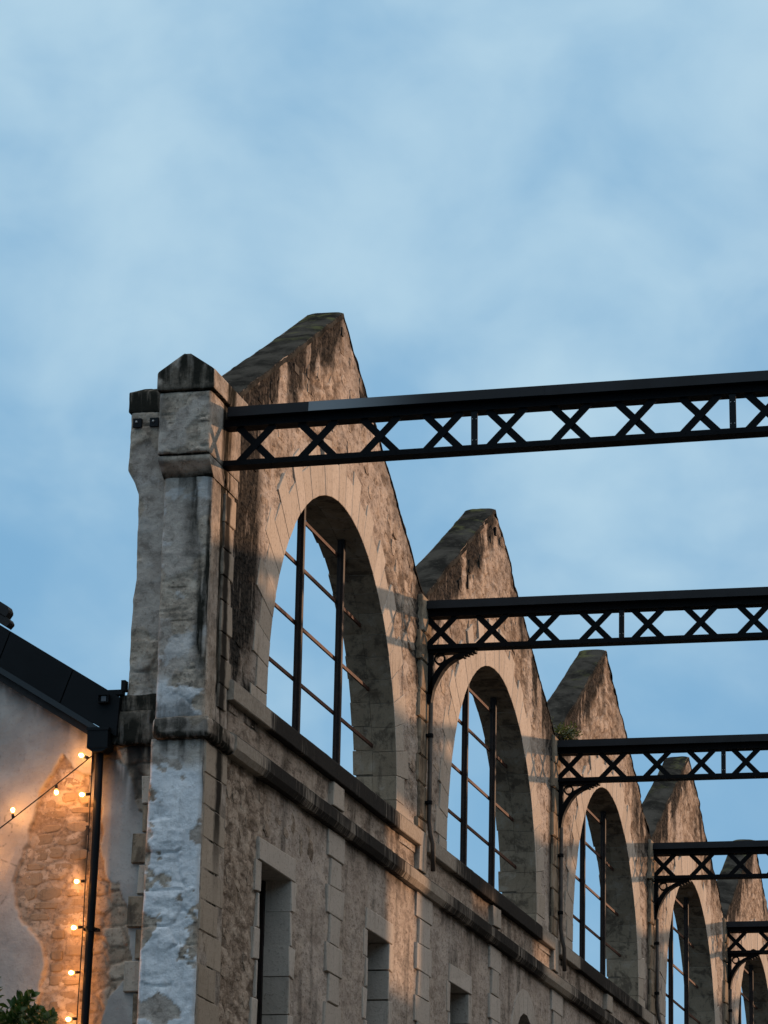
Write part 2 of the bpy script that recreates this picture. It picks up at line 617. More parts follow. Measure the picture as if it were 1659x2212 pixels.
M_SHEEN = finish(N, N.mix(N.step(_x, 0.70, 1.60), (0.15, 0.178, 0.20), (0.0045, 0.007, 0.010)), 0.55, None, spec=0.16)  # pale end is a painted sky reflection, fading to iron dark along x
M_FRAME = mat_simple('brown_rusty_iron', (0.010, 0.0065, 0.006), (0.024, 0.012, 0.009), 0.7, 0.3, scale=14, bump=0.003)
M_BAR = mat_simple('rust_bar', (0.055, 0.020, 0.012), (0.11, 0.040, 0.022), 0.75, 0.3, scale=20, bump=0.003)
M_PIPE = mat_simple('old_iron_pipe', (0.030, 0.025, 0.022), (0.075, 0.058, 0.045), 0.6, 0.35, scale=9)
M_VERGE = mat_simple('black_zinc', (0.0020, 0.0030, 0.0044), (0.004, 0.0055, 0.0075), 0.6, 0.14, scale=2)
M_VERGE2 = mat_simple('grey_zinc_trim', (0.010, 0.015, 0.019), (0.016, 0.021, 0.026), 0.5, 0.35, scale=3)
M_TILE = mat_simple('dark_slate', (0.008, 0.008, 0.009), (0.018, 0.017, 0.017), 0.7, 0.3, scale=10)
M_DARK = mat_simple('unlit_pane', (0.006, 0.007, 0.008), (0.010, 0.011, 0.012), 0.25, 0.5, scale=3)
M_RIVET = mat_simple('bare_bolt', (0.35, 0.36, 0.36), (0.5, 0.5, 0.5), 0.4, 0.5, scale=5)
M_CABLE = mat_simple('black_cable', (0.008, 0.008, 0.008), None, 0.6, 0.3)
M_BARK = mat_simple('bark', (0.06, 0.045, 0.03), (0.11, 0.085, 0.06), 0.9, 0.2, scale=20, bump=0.01)
M_ROOF = mat_simple('roof_sheet', (0.03, 0.032, 0.035), (0.045, 0.047, 0.05), 0.6, 0.3, scale=4)
M_GROUND = mat_simple('court_paving', (0.045, 0.04, 0.034), (0.075, 0.066, 0.055), 0.95, 0.2, scale=1.2, bump=0.01)
M_OPP = mat_simple('opposite_render', (0.16, 0.13, 0.10), (0.22, 0.18, 0.14), 0.95, 0.2, scale=1.5, bump=0.01)


def mat_leaf(name, lo, hi):
    N = new_mat(name)
    rnd = N.noise(N.pos, 9, 3, 0.6)
    N.put(N.bs.inputs['Base Color'], N.mix(N.step(rnd, 0.3, 0.7), lo, hi))
    N.bs.inputs['Roughness'].default_value = 0.5
    N.bs.inputs['Specular IOR Level'].default_value = 0.35
    tr = N.n('ShaderNodeBsdfTranslucent')
    tr.inputs['Color'].default_value = (hi[0] * 1.2, hi[1] * 1.3, hi[2], 1)
    mx = N.n('ShaderNodeMixShader')
    mx.inputs[0].default_value = 0.25
    N.link(N.bs.outputs[0], mx.inputs[1])
    N.link(tr.outputs[0], mx.inputs[2])
    out = [n for n in N.t.nodes if n.type == 'OUTPUT_MATERIAL'][0]
    N.link(mx.outputs[0], out.inputs['Surface'])
    return N.m


M_LEAF = mat_leaf('green_leaf', (0.018, 0.042, 0.010), (0.048, 0.098, 0.020))
M_WEED = mat_leaf('dull_leaf', (0.035, 0.045, 0.012), (0.075, 0.085, 0.022))

N = new_mat('glowing_bulb')
N.bs.inputs['Base Color'].default_value = (1, 0.8, 0.5, 1)
N.bs.inputs['Emission Color'].default_value = (1.0, 0.43, 0.115, 1)
N.bs.inputs['Emission Strength'].default_value = 520.0
M_BULB = N.m
N = new_mat('amber_bulb_glass')
_tr = N.n('ShaderNodeBsdfTransparent')
_tr.inputs['Color'].default_value = (1.0, 0.93, 0.8, 1)
_em = N.n('ShaderNodeEmission')
_em.inputs['Color'].default_value = (1.0, 0.52, 0.17, 1)
_em.inputs['Strength'].default_value = 3.2
_mx = N.n('ShaderNodeMixShader')
_mx.inputs[0].default_value = 0.4
N.link(_tr.outputs[0], _mx.inputs[1])
N.link(_em.outputs[0], _mx.inputs[2])
N.link(_mx.outputs[0], [n for n in N.t.nodes if n.type == 'OUTPUT_MATERIAL'][0].inputs['Surface'])
M_GLASS = N.m

# ------------------------------------------------------------------ ground and the far side of the court
gm = MB()
gm.add([(-900, -900, 0), (900, -900, 0), (900, 900, 0), (-900, 900, 0)], [(0, 1, 2, 3)])
g = gm.build('ground', M_GROUND)
tag(g, kind='structure', label='paved ground of the court')

S = 6.0                     # bay length
NB = 7                      # bays built
COURT = 10.5                # clear width of the court


def opposite_wall():
    """plain wall across the court that carries the far truss ends; one opening near its top"""
    x0, x1 = COURT, COURT + 0.25
    H = 8.10 + SUN_B * COURT
    wm = MB()
    # (y range, z range) of the openings: light from them falls on the hall
    holes = [(16.42, 17.72, 7.82, 9.45), (19.72, 20.65, 9.05, 9.32), (22.62, 23.65, 8.9, 9.17)]
    ys = sorted({-40.0, 75.0} | {h[0] for h in holes} | {h[1] for h in holes})
    for a, b in zip(ys[:-1], ys[1:]):
        hs = [h for h in holes if abs(h[0] - a) < 1e-6]
        if hs:
            wm.box(x0, x1, a, b, 0, hs[0][2])
            wm.box(x0, x1, a, b, hs[0][3], H)
        else:
            wm.box(x0, x1, a, b, 0, H)
    o = wm.build('opposite_wall', M_OPP)
    tag(o, kind='structure', label='plain rendered wall across the court carrying the far truss ends')


opposite_wall()

# ------------------------------------------------------------------ the hall facade
ZV, ZA, YA = 9.33, 10.96, 2.95          # valley, apex height, apex offset in a bay
YC, RAD, ZS = 3.03, 2.035, 7.306        # window arch
T0, T1 = 0.38, 0.30                     # wall thickness low / at the apex
hall = empty('hall_facade', (-0.15, 0, 0))
hall.location = (0, 0, 0)
tag(hall, 'long roofless stone hall facade with sawtooth gables and big arched openings', 'building')


def gable_z(t):
    t = np.asarray(t, float)
    return np.where(t < YA, ZV + (ZA - ZV) * t / YA, ZA - (ZA - ZV) * (t - YA) / (S - YA))


def relief(y, z, seed, plaster, cu=0.27, cv=0.145, k=1.0):
    P = np.stack([np.zeros_like(y), y, z], -1)
    w1 = (fbm(P * 3.1, seed + 50, 3) - 0.5) * 0.9
    w2 = (fbm(P * 3.1, seed + 60, 3) - 0.5) * 0.9
    e, tone = cells(y / cu + w1, z / cv + w2, seed)
    edge = sst(0.02, 0.24, e)
    big = fbm(P * np.array([1, 2.4, 3.2]), seed + 70, 4)
    fine = fbm(P * np.array([1, 9, 20]), seed + 80, 3)
    h_st = edge * (0.003 + 0.010 * tone) + (big - 0.5) * 0.030 + (fine - 0.5) * 0.026
    h_pl = 0.018 + (big - 0.5) * 0.012 + (fine - 0.5) * 0.007
    h = h_st * k * (1 - plaster) + h_pl * plaster
    return h, tone * (1 - plaster) + 0.5 * plaster, (1 - edge) * (1 - plaster)


def plas_up(n, P):
    # broad worn render beside the arches, bare rubble in the gable heads
    p = sst(0.50, 0.58, fbm(P * np.array([1, 0.9, 1.1]), 30 + n, 4)) * 0.6
    return np.clip(p + 0.45 * sst(9.0, 8.2, P[..., 2]), 0, 0.9)


def plas_lo(P):
    Y, Z = P[..., 1], P[..., 2]
    pl = sst(0.40, 0.52, fbm(P * np.array([1, 0.7, 0.8]), 77, 4))
    pl = np.maximum(pl, sst(2.1, 2.9, Y) * 0.85)
    pl = np.minimum(pl, sst(0.75, 1.9, Y + 0.9 * (fbm(P * 2.2, 78, 3) - 0.5)))     # bare rubble by the pier
    return np.where(Z > 6.84, 0.35, pl)


def stain_up(n, P):
    Y, Z = P[..., 1], P[..., 2]
    tt = Y - n * S
    below = gable_z(tt) - Z
    streak = fbm(np.stack([np.zeros_like(Y), Y * 3.3, Z * 0.9], -1), 40 + n, 4)
    left = sst(YA + 0.1, YA - 0.3, tt)
    st = sst(0.62, 0.06, below + 0.35 * (fbm(P * np.array([1, 4, 7]), 46 + n, 4) - 0.5)) * (0.35 + 0.65 * left) * sst(0.27, 0.42, streak) * (1.15 - 0.35 * sst(0.5, 2.6, tt))
    st = np.maximum(st, sst(1.3, 0.0, below) * sst(0.52, 0.68, streak) * 0.62)
    edge_d = np.minimum(tt, S - tt)
    st = np.maximum(st, sst(0.55, 0.05, edge_d) * sst(0.42, 0.6, streak) * 0.8)
    if n == 0:
        st = np.maximum(st, sst(1.0, 0.2, tt) * sst(0.36, 0.50, streak) * sst(7.0, 8.0, Z))
        st = np.maximum(st, sst(0.10, 0.03, np.abs(tt - 0.16 - 0.05 * (fbm(P * 3, 47, 3) - .5))) * sst(7.0, 7.4, Z) * 0.95)
    st = np.maximum(st, 0.55 * sst(7.5, 7.2, Z) * sst(0.4, 0.6, streak))
    st = np.clip(st * 2.2 - 0.25, 0, 1)
    return st


def upper_wall():
    mb = MB()
    cop = []
    for n in range(NB):
        ry, rz = (0.035, 0.014) if n == 0 else ((0.045, 0.018) if n < 3 else (0.08, 0.03))
        t = np.linspace(0, S, int(S / ry) + 1)
        R = RAD + 0.16
        d = np.abs(t - YC)
        zlow = np.where(d < R, ZS + np.sqrt(np.maximum(R * R - d * d, 0)), 6.98)
        zlow = np.where(d < R, np.maximum(zlow, 7.0), zlow)
        zt = gable_z(t)
        P1 = np.stack([np.zeros_like(t), t + n * S, zt], -1)
        ztop = zt + (fbm(P1 * 5, 900 + n, 3) - 0.5) * 0.028
        nz = int((ZA - 7.0) / rz)
        k = np.linspace(0, 1, nz)
        Y = np.repeat((t + n * S)[:, None], nz, 1)
        Z = zlow[:, None] + (ztop - zlow)[:, None] * k[None, :]
        P = np.stack([np.zeros_like(Y), Y, Z], -1)
        tt = Y - n * S
        below = gable_z(tt) - Z                       # depth under the coping
        plas = plas_up(n, P)
        h, tone, joint = relief(Y, Z, 100 + n, plas)
        st = stain_up(n, P)
        P[..., 0] = h - 0.014
        at = dict(tone=tone, joint=joint, plaster=plas, stain=st)
        mb.grid(P, at)
        # plain back of the wall
        kk = np.linspace(0, 1, 2)
        tb = t[::4] if (len(t) - 1) % 4 == 0 else t
        db = np.abs(tb - YC)
        zl = np.where(db < R, ZS + np.sqrt(np.maximum(R * R - db * db, 0)), 6.98)
        zz = gable_z(tb)
        Yb = np.repeat((tb + n * S)[:, None], 2, 1)
        Zb = np.stack([zl, zz], 1)
        Xb = -(T0 + (T1 - T0) * sst(8.6, 10.6, Zb))
        z0 = np.zeros_like(Yb)
        mb.grid(np.stack([Xb, Yb, Zb], -1), dict(tone=z0 + .5, joint=z0, plaster=z0 + .8, stain=z0 + .2), flip=True)
        cop.append((n, t, ztop, P[:, -1, 0]))
    mb.build('wall', M_RUB, hall, smooth=True)
    # weathered tops of the gables, one piece for each slope
    for n, t, ztop, xf in cop:
        for sl in (t <= YA + 0.03, t >= YA - 0.03):
            tq, zq, xq = t[sl], ztop[sl], xf[sl]
            nx = 22 if n < 2 else 12
            s = np.linspace(0, 1, nx)
            Xb = -(T0 + (T1 - T0) * sst(8.6, 10.6, zq)) - 0.01
            X = xq[:, None] + 0.004 + (Xb - xq - 0.004)[:, None] * s[None, :]
            Y = np.repeat((tq + n * S)[:, None], nx, 1)
            Z = np.repeat(zq[:, None], nx, 1)
            P = np.stack([X, Y, Z], -1)
            nz = fbm(P * 6, 950 + n, 4) - 0.5
            Z = Z + 0.012 + nz * 0.022 - 0.02 * np.abs(s[None, :] * 2 - 1) ** 4
            P[..., 2] = Z
            moss = sst(9.9, 10.9, Z) * np.ones_like(Z)
            c = MB()
            c.grid(P, dict(moss=moss), flip=True)
            # dark edge turned down over the two faces
            for col_, sx in ((0, 0.006), (-1, -0.006)):
                e = P[:, col_, :]
                lowp = e.copy()
                lowp[:, 2] -= 0.035
                lowp[:, 0] += sx
                c.grid(np.stack([lowp, e], 1), dict(moss=np.zeros((len(e), 2))), flip=(col_ == 0) is False)
            c.build('gable_coping', M_COP, hall, smooth=True)


upper_wall()


def arch(n):
    y0 = n * S + YC
    # mortar core behind the dressed stones
    mb = MB()
    a = np.linspace(-0.06, math.pi + 0.06, 49)
    ri, ro = RAD + 0.012, RAD + 0.24
    xs = (-0.012, -T0 + 0.03)
    ring = []
    for (r, x) in ((ri, xs[0]), (ro, xs[0]), (ro, xs[1]), (ri, xs[1]), (ri, xs[0])):
        ring.append(np.stack([np.full_like(a, x), y0 + r * np.cos(a), ZS + r * np.sin(a)], -1))
    mb.grid(np.stack(ring, 1))
    mb.build('mortar_core', M_MORTAR, hall)
    K = 31
    rng = np.random.default_rng(300 + n)
    for i in range(-1, K + 1):
        t0 = math.pi * i / K + 0.0009
        t1 = math.pi * (i + 1) / K - 0.0009
        if i in (-1, K):
            t0, t1 = (-0.075, -0.0016) if i == -1 else (math.pi + 0.0016, math.pi + 0.075)
        dep = (0.30, 0.43)[(i + n) % 2] + float(rng.uniform(-0.05, 0.05))
        pr = 0.006 + float(rng.uniform(0, 0.004))
        split = n < 3
        xb = -0.201 if split else -T0
        b = 0.003
        r0_, r1_ = RAD, RAD + dep
        bt = b / RAD
        def P(r, t, x):
            return (x, y0 + r * math.cos(t), ZS + r * math.sin(t))
        vs = [P(r0_, t0, xb), P(r1_, t0, xb), P(r1_, t1, xb), P(r0_, t1, xb),
              P(r0_, t0, pr - b), P(r1_, t0, pr - b), P(r1_, t1, pr - b), P(r0_, t1, pr - b),
              P(r0_ + b, t0 + bt, pr), P(r1_ - b, t0 + bt, pr), P(r1_ - b, t1 - bt, pr), P(r0_ + b, t1 - bt, pr)]
        fs = [(3, 2, 1, 0), (8, 9, 10, 11)]
        for lay in (0, 4):
            for j in range(4):
                q = (j + 1) % 4
                fs.append((lay + j, lay + q, lay + 4 + q, lay + 4 + j))
        vm = mesh('voussoir', vs, fs, M_ASH)
        vm.materials.append(M_ASHD)
        vm.polygons[5].material_index = 1  # inner face darker than the front: weathering plus shade put into the colour
        part('voussoir', vm, hall)
        if split and 0 <= i < K:
            # inner half of the reveal, broken towards the back
            xe = -T0 + float(rng.uniform(-0.006, 0.014))
            rr = RAD + float(rng.uniform(-0.001, 0.004))
            sh = 0.25 * math.pi / K
            u0_, u1_ = (t0, t1) if i in (0, K - 1) else (t0 + sh * .3, t1 + sh * .3)
            vs = [P(rr, u0_, xe), P(rr + .2, u0_, xe), P(rr + .2, u1_, xe), P(rr, u1_, xe),
                  P(rr, u0_, -0.2035), P(rr + .2, u0_, -0.2035), P(rr + .2, u1_, -0.2035), P(rr, u1_, -0.2035)]
            fs = [(3, 2, 1, 0), (4, 5, 6, 7)] + [(j, (j + 1) % 4, (j + 1) % 4 + 4, j + 4) for j in range(4)]
            part('reveal_stone', mesh('reveal_stone', vs, fs, M_ASHD), hall)
    # iron window frame
    xf = -0.165
    frame = empty('window_frame')
    frame.parent = hall
    for my in (n * S + 2.44, n * S + 3.69):
        zt = ZS + math.sqrt(RAD ** 2 - (my - y0) ** 2) - 0.004
        b = MB()
        b.box(xf - 0.028, xf + 0.028, my - 0.024, my + 0.024, 7.16, zt)
        b.box(xf - 0.007, xf + 0.007, my - 0.036, my + 0.036, 7.162, zt - 0.03)
        b.build('mullion', M_FRAME, frame)
    for z in (7.767, 8.222, 8.703, 9.10):
        w = math.sqrt(RAD ** 2 - (z - ZS) ** 2) + 0.01
        b = MB()
        # the bar runs behind the mullions and is let into the stone
        b.box(xf - 0.045, xf - 0.029, y0 - w, y0 + w, z - 0.014, z + 0.014)
        b.build('glazing_bar', M_BAR, frame)


for n in range(NB):
    arch(n)

# sill ledge and cornice: one stone after another
def profile_run(name, prof, ya, yb, mat, seed, soot):
    """a moulding of separate stones from ya to yb"""
    rng = np.random.default_rng(seed)
    y = ya
    while y < yb - 0.05:
        L = min(float(rng.uniform(0.75, 1.15)), yb - y)
        if yb - (y + L) < 0.35:
            L = yb - y
        ny = 10 if y < 14 else 4
        ys = np.linspace(y + 0.0015, y + L - 0.0015, ny)
        off = float(rng.uniform(-0.002, 0.002))
        rows = []
        for (x, z) in prof:
            P = np.stack([np.full(ny, x), ys, np.full(ny, z)], -1)
            P[:, 0] += off + (fbm(P * 9, seed, 3) - 0.5) * (0.009 if x > 0.01 else 0)
            P[:, 2] += (fbm(P * 9, seed + 9, 3) - 0.5) * (0.006 if x > 0.01 else 0)
            rows.append(P)
        mb = MB()
        G = np.stack(rows, 1)
        mb.grid(G, dict(soot=soot(G)))
        k = len(prof)
        mb.f.append(tuple(range(k)))
        mb.f.append(tuple(range((ny - 1) * k, ny * k))[::-1])
        mb.build(name, mat, hall)
        y += L


def sill_soot(G):
    t = G[..., 1] % S + 0.5 * (fbm(G * 1.3, 610, 3) - .5)
    return sst(0.8, 1.4, t) * sst(5.35, 4.95, t)


def corn_soot(G):
    t = G[..., 1] % S + 0.8 * (fbm(G * 1.3, 620, 3) - .5)
    return 0.25 + 0.6 * sst(0.3, 1.2, t) * sst(5.7, 5.0, t)


sill_prof = [(-0.30, 7.045), (0.046, 7.045), (0.052, 7.052), (0.052, 7.172), (0.044, 7.188), (-0.03, 7.198), (-0.30, 7.203)]
corn_prof = [(-0.30, 6.655), (0.050, 6.655), (0.072, 6.690), (0.078, 6.700), (0.078, 6.785), (0.066, 6.800), (0.0, 6.830), (-0.30, 6.835)]
for n in range(NB):
    profile_run('sill_stone', sill_prof, n * S + (-0.015 if n == 0 else 0.12), n * S + 5.83, M_LEDGE, 500 + n, sill_soot)
    profile_run('cornice_stone', corn_prof, n * S + (0.02 if n == 0 else 0.0), n * S + 6.0, M_LEDGE, 600 + n, corn_soot)


def lower_wall():
    mb = MB()
    openings = [(0.98, 1.81, 6.06), (4.19, 4.91, 6.06), (7.22, 7.97, 6.06), (10.03, 11.03, 6.22)]

    def sheet(ya, yb, za, zb, ry, rz, lower=None):
        t = np.linspace(ya, yb, max(2, int((yb - ya) / ry) + 1))
        nz = max(2, int((zb - za) / rz) + 1)
        k = np.linspace(0, 1, nz)
        zl = np.full_like(t, za) if lower is None else lower(t)
        Y = np.repeat(t[:, None], nz, 1)
        Z = zl[:, None] + (zb - zl)[:, None] * k[None, :]
        P = np.stack([np.zeros_like(Y), Y, Z], -1)
        pl = plas_lo(P)
        h, tone, joint = relief(Y, Z, 200, pl, 0.16, 0.10, 0.5)
        streak = fbm(np.stack([np.zeros_like(Y), Y * 5, Z * 1.0], -1), 240, 4)
        st = sst(6.42, 6.66, Z) * sst(0.42, 0.6, streak) * 0.6 * (Z < 6.7)
        st = np.maximum(st, sst(0.3, 0.0, Y) * sst(0.45, 0.6, streak) * 0.6)
        st = np.maximum(st, 0.45 * sst(0.55, 0.72, streak))
        P[..., 0] = h - 0.016
        mb.grid(P, dict(tone=tone, joint=joint, plaster=pl, stain=st))

    # the band between cornice and sill ledge
    for n in range(NB):
        f = 0.04 if n < 2 else 0.12
        sheet(n * S, n * S + S, 6.83, 7.06, f, 0.02)
    # the storey below, cut round its openings
    ys = [0.0]
    for a, b, zt in openings:
        ys += [a - 0.03, b + 0.03]
    ys += [12.0]
    for i in range(len(ys) - 1):
        a, b = ys[i], ys[i + 1]
        op = [o for o in openings if abs(o[0] - 0.03 - a) < 1e-6]
        if op:
            sheet(a, b, op[0][2] + 0.05, 6.67, 0.03, 0.014)
            sheet(a, b, 0.0, 3.2, 0.3, 0.3)
        else:
            sheet(a, b, 3.2, 6.67, 0.03 if a < 7 else 0.05, 0.014)
            sheet(a, b, 0.0, 3.2, 0.3, 0.3)
    sheet(12.0, NB * S, 0.0, 6.67, 0.3, 0.25)
    # back of the wall
    z0 = np.zeros((2, 2))
    P = np.array([[[-0.42, 0, 0], [-0.42, 0, 7.2]], [[-0.42, NB * S, 0], [-0.42, NB * S, 7.2]]], float)
    mb.grid(P, dict(tone=z0 + .5, joint=z0, plaster=z0 + .8, stain=z0 + .2), flip=True)
    mb.build('wall', M_RUB, hall, smooth=True)

    # dressed surrounds
    for i, (a, b, zt) in enumerate(openings):
        rng = np.random.default_rng(70 + i)
        arched = i == 3
        xb = -0.215
        if not arched:
            stone('lintel', M_PALE, xb, 0.012, a - 0.07, b + 0.11, zt, zt + 0.17, hall)
        else:
            r, yc = (b - a) / 2, (a + b) / 2
            zs = zt - r
            for q in range(9):
                t0, t1 = math.pi * q / 9 + .004, math.pi * (q + 1) / 9 - .004
                dd = 0.24
                vs = []
                for x in (xb, 0.012):
                    for (rr, tq) in ((r, t0), (r + dd, t0), (r + dd, t1), (r, t1)):
                        vs.append((x, yc + rr * math.cos(tq), zs + rr * math.sin(tq)))
                fs = [(3, 2, 1, 0), (4, 5, 6, 7)] + [(j, (j + 1) % 4, (j + 1) % 4 + 4, j + 4) for j in range(4)]
                part('voussoir', mesh('voussoir', vs, fs, M_PALE), hall)
            zt = zs
        z = zt - 0.004
        k = 0
        while z > 3.6:
            hh = float(rng.uniform(0.21, 0.28))
            w = 0.055 if k % 2 else 0.13
            w2 = 0.15 if k % 2 == 0 else 0.05
            stone('jamb_stone', M_PALE, xb, 0.010, b, b + w2, z - hh + 0.006, z, hall)
            stone('jamb_stone', M_PALE, xb, 0.010, a - w, a, z - hh + 0.006, z, hall)
            z -= hh
            k += 1
        pm = MB()
        pm.box(-0.235, -0.222, a - 0.02, b + 0.02, 3.3, openings[i][2] + 0.03)
        win = pm.build('window', M_DARK, hall)
        fm = MB()
        for (p, q) in ((a + 0.004, a + 0.045), (b - 0.045, b - 0.004)):
            fm.box(-0.221, -0.19, p, q, 3.3, zt - 0.01)
        fm.build('frame', M_FRAME, win)
        stone('window_sill', M_ASH, -0.3, 0.05, a - 0.1, b + 0.1, 3.2, 3.34, hall)


lower_wall()


def toothed_strip(ya, yb, ztop, zbot, seed, name='pilaster_block', proud=0.016, tooth=0.055, h=0.226, mat=None):
    rng = np.random.default_rng(seed)
    z, k = ztop, 0
    while z > zbot:
        hh = h + float(rng.uniform(-0.012, 0.012))
        w = tooth if k % 2 == 0 else 0.0
        stone(name, mat or M_PALE, -0.02, proud + float(rng.uniform(0, 0.008)), ya - w, yb + w * 0.9, z - hh + 0.005, z, hall)
        z -= hh
        k += 1


for n in range(NB):
    zb = 3.3 if n < 2 else 5.6
    toothed_strip(n * S + 2.935, n * S + 3.25, 6.652, zb, 720 + n, tooth=0.10)
    toothed_strip(n * S + 5.93, n * S + 6.33, 6.652, zb, 740 + n, tooth=0.09)
    stone('pilaster_block', M_ASH, -0.02, 0.04, n * S + 2.88, n * S + 3.2, 6.845, 7.025, hall)
    stone('pilaster_block', M_ASH, -0.02, 0.035, n * S + 5.84, n * S + 6.1, 6.845, 7.20, hall)
    # rough pilaster rising to the truss seat
    rng = np.random.default_rng(760 + n)
    z, k = 9.30, 0
    while z > 7.22:
        hh = float(rng.uniform(0.22, 0.34))
        lo = max(z - hh, 7.20)
        stone('pilaster_stone', M_ASHD, -0.03, 0.026 + float(rng.uniform(0, 0.012)), n * S + 5.82 - (0.06 if k % 2 else 0), n * S + 6.10 + (0.0 if k % 2 else .05),
              lo + 0.006, z, hall, wob=0.012, bev=0.012)
        z = lo
        k += 1


# loose-textured rubble faces that stand out of the nearest gables
def rubble_faces():
    rng = np.random.default_rng(21)
    placed = []
    tries = 0
    while len(placed) < 230 and tries < 20000:
        tries += 1
        zone = rng.random()
        if zone < 0.68:
            n = 0 if rng.random() < 0.6 else 1
            y = n * S + float(rng.uniform(0.25, 5.75))
            z = float(rng.uniform(7.35, 10.8))
            t = y - n * S
            if z > float(gable_z(t)) - 0.10 or math.hypot(t - YC, z - ZS) < RAD + 0.50:
                continue
        else:
            y = float(rng.uniform(0.08, 2.7))
            z = float(rng.uniform(4.2, 6.55))
            if y > 0.75 and z < 6.32 or y > 1.5 + rng.random():
                continue
        w, h = float(rng.uniform(0.08, 0.26)), float(rng.uniform(0.07, 0.19))
        if any(abs(y - p[0]) < (w + p[2]) * .5 and abs(z - p[1]) < (h + p[3]) * .5 for p in placed):
            continue
        placed.append((y, z, w, h))
        m_ = int(rng.integers(5, 9))
        ang = (np.arange(m_) + rng.uniform(-.35, .35, m_)) * 2 * math.pi / m_
        rr = 0.5 * (0.75 + 0.45 * rng.random(m_))
        o = [(math.cos(a) * r * w, math.sin(a) * r * h) for a, r in zip(ang, rr)]
        d = float(rng.uniform(0.001, 0.005))
        vs = [(-0.02, a, b) for a, b in o] + [(d * .5, a, b) for a, b in o] + [(d + float(rng.uniform(-.003, .003)), a * .72, b * .72) for a, b in o]
        fs = []
        for lay in (0, m_):
            for j in range(m_):
                k = (j + 1) % m_
                fs.append((lay + j, lay + k, lay + m_ + k, lay + m_ + j))
        fs.append(tuple(range(2 * m_, 3 * m_)))
        q = np.array([[0.0, y, z]])
        Q = q + np.array(vs)
        if zone < 0.68:
            hb = relief(q[:, 1], q[:, 2], 100 + n, plas_up(n, q))[0][0] - 0.014
            st = stain_up(n, Q)
        else:
            hb = relief(q[:, 1], q[:, 2], 200, plas_lo(q), 0.16, 0.10, 0.5)[0][0] - 0.016
            st = np.zeros(len(vs))
        one = np.ones(len(vs))
        me = mesh('rubble_stone', vs, fs, M_RUB, False, dict(tone=one * float(rng.uniform(.25, 1.0)), joint=one * 0, plaster=one * 0, stain=st))
        part('rubble_stone', me, hall, (hb, y, z))


rubble_faces()

# putlog holes and cramp in the first gables: dark blocks paint the holes' shade
for (y, z, w, h) in ((1.555, 10.02, 0.13, 0.06), (2.92, 10.78, 0.05, 0.07), (8.93, 10.72, 0.05, 0.08), (7.72, 9.90, 0.035, 0.13)):
    b = MB()
    b.box(-0.05, 0.010, y - w / 2, y + w / 2, z - h / 2, z + h / 2)
    b.build('hole_shade_block', M_IRON, hall)

# ------------------------------------------------------------------ corner pier and end wall of the hall
pier = empty('corner_pier')
pier.parent = hall


def pier_attr(mode):
    def fn(P, face):
        n1 = fbm(P * np.array([5, 5, 6.5]), 401, 4) + 0.16 * (fbm(P * np.array([22, 22, 30]), 405, 3) - 0.5)
        n2 = fbm(P * np.array([4, 4, 2.6]), 411, 4)
        n3 = fbm(P * np.array([14, 14, 1.2]), 421, 4)
        x, y, z = P[..., 0], P[..., 1], P[..., 2]
        rend = sst(0.49, 0.53, n2 + 0.12 * (n1 - 0.5))
        paint = np.zeros_like(n1)
        if mode == 'low' and face == 'f':
            paint = sst(0.475, 0.490, n1 + 0.05 * sst(5.4, 5.7, z) + 0.005) * sst(6.62, 6.45, z + 0.5 * (n2 - 0.5))
        if mode == 'up' and face == 'f':
            paint = sst(0.60, 0.63, n1) * 0.35
            paint = np.maximum(paint, sst(7.14, 7.02, z) * sst(0.44, 0.48, n1) * 0.75)
        st = np.zeros_like(n1)
        if face == 'f':
            if mode == 'up':
                st = sst(-0.24, -0.08, x) * sst(7.7, 8.25, z) * sst(0.38, 0.50, n3)
                st = np.maximum(st, sst(-0.11, -0.055, x + 0.05 * (n1 - .5)) * sst(0.30, 0.44, n3) * sst(6.9, 7.3, z))
                st = np.maximum(st, sst(8.35, 8.56, z) * sst(0.42, 0.55, n3) * 0.7)
                st = np.maximum(st, sst(6.98, 6.86, z) * 0.6 * sst(0.4, 0.55, n1))
            if mode == 'low':
                st = sst(6.42, 6.64, z) * sst(0.38, 0.55, n3) * 0.75
                st = np.maximum(st, sst(-0.05, 0.0, x) * sst(5.9, 6.5, z) * sst(0.4, 0.55, n3))
            if mode == 'block':
                st = 0.5 * sst(0.5, 0.62, n1) + 0.8 * sst(8.60, 8.55, z)
        if face == 'f' and mode in ('up', 'low', 'block'):
            zz = z + 0.035 * (fbm(P * np.array([5, 5, 2]), 451, 3) - .5)
            jl = sst(0.045, 0.015, np.abs((zz / 0.238) % 1 - 0.5))
            st = np.maximum(st, jl * (1 - 0.7 * rend) * (1 - paint) * 0.75 * sst(0.38, 0.46, n1))
        if face == 'r':
            k = 1.3 * sst(0.36, 0.48, n3) * sst(-0.42, -0.30, y) * sst(-0.12, -0.2, y)
            st = np.clip(k * 1.0 + 0.25 * sst(0.5, 0.6, n1), 0, 1)
            rend = rend * 0.4
        if face in 'tb' or mode == 'moss':
            st = np.clip(1.05 + 0.5 * (n1 - 0.5) * 3, 0.75, 1)
        if mode == 'cap':
            st = np.maximum(sst(0.44, 0.58, fbm(P * 7, 433, 4)) * 0.9, sst(9.22, 9.18, z) * 0.8) if face == 'f' else st
            rend = rend * 0.6
        if mode == 'corbel':
            st = np.full_like(n1, 0.8)
        return dict(paint=paint, render=rend, stain=st)
    return fn


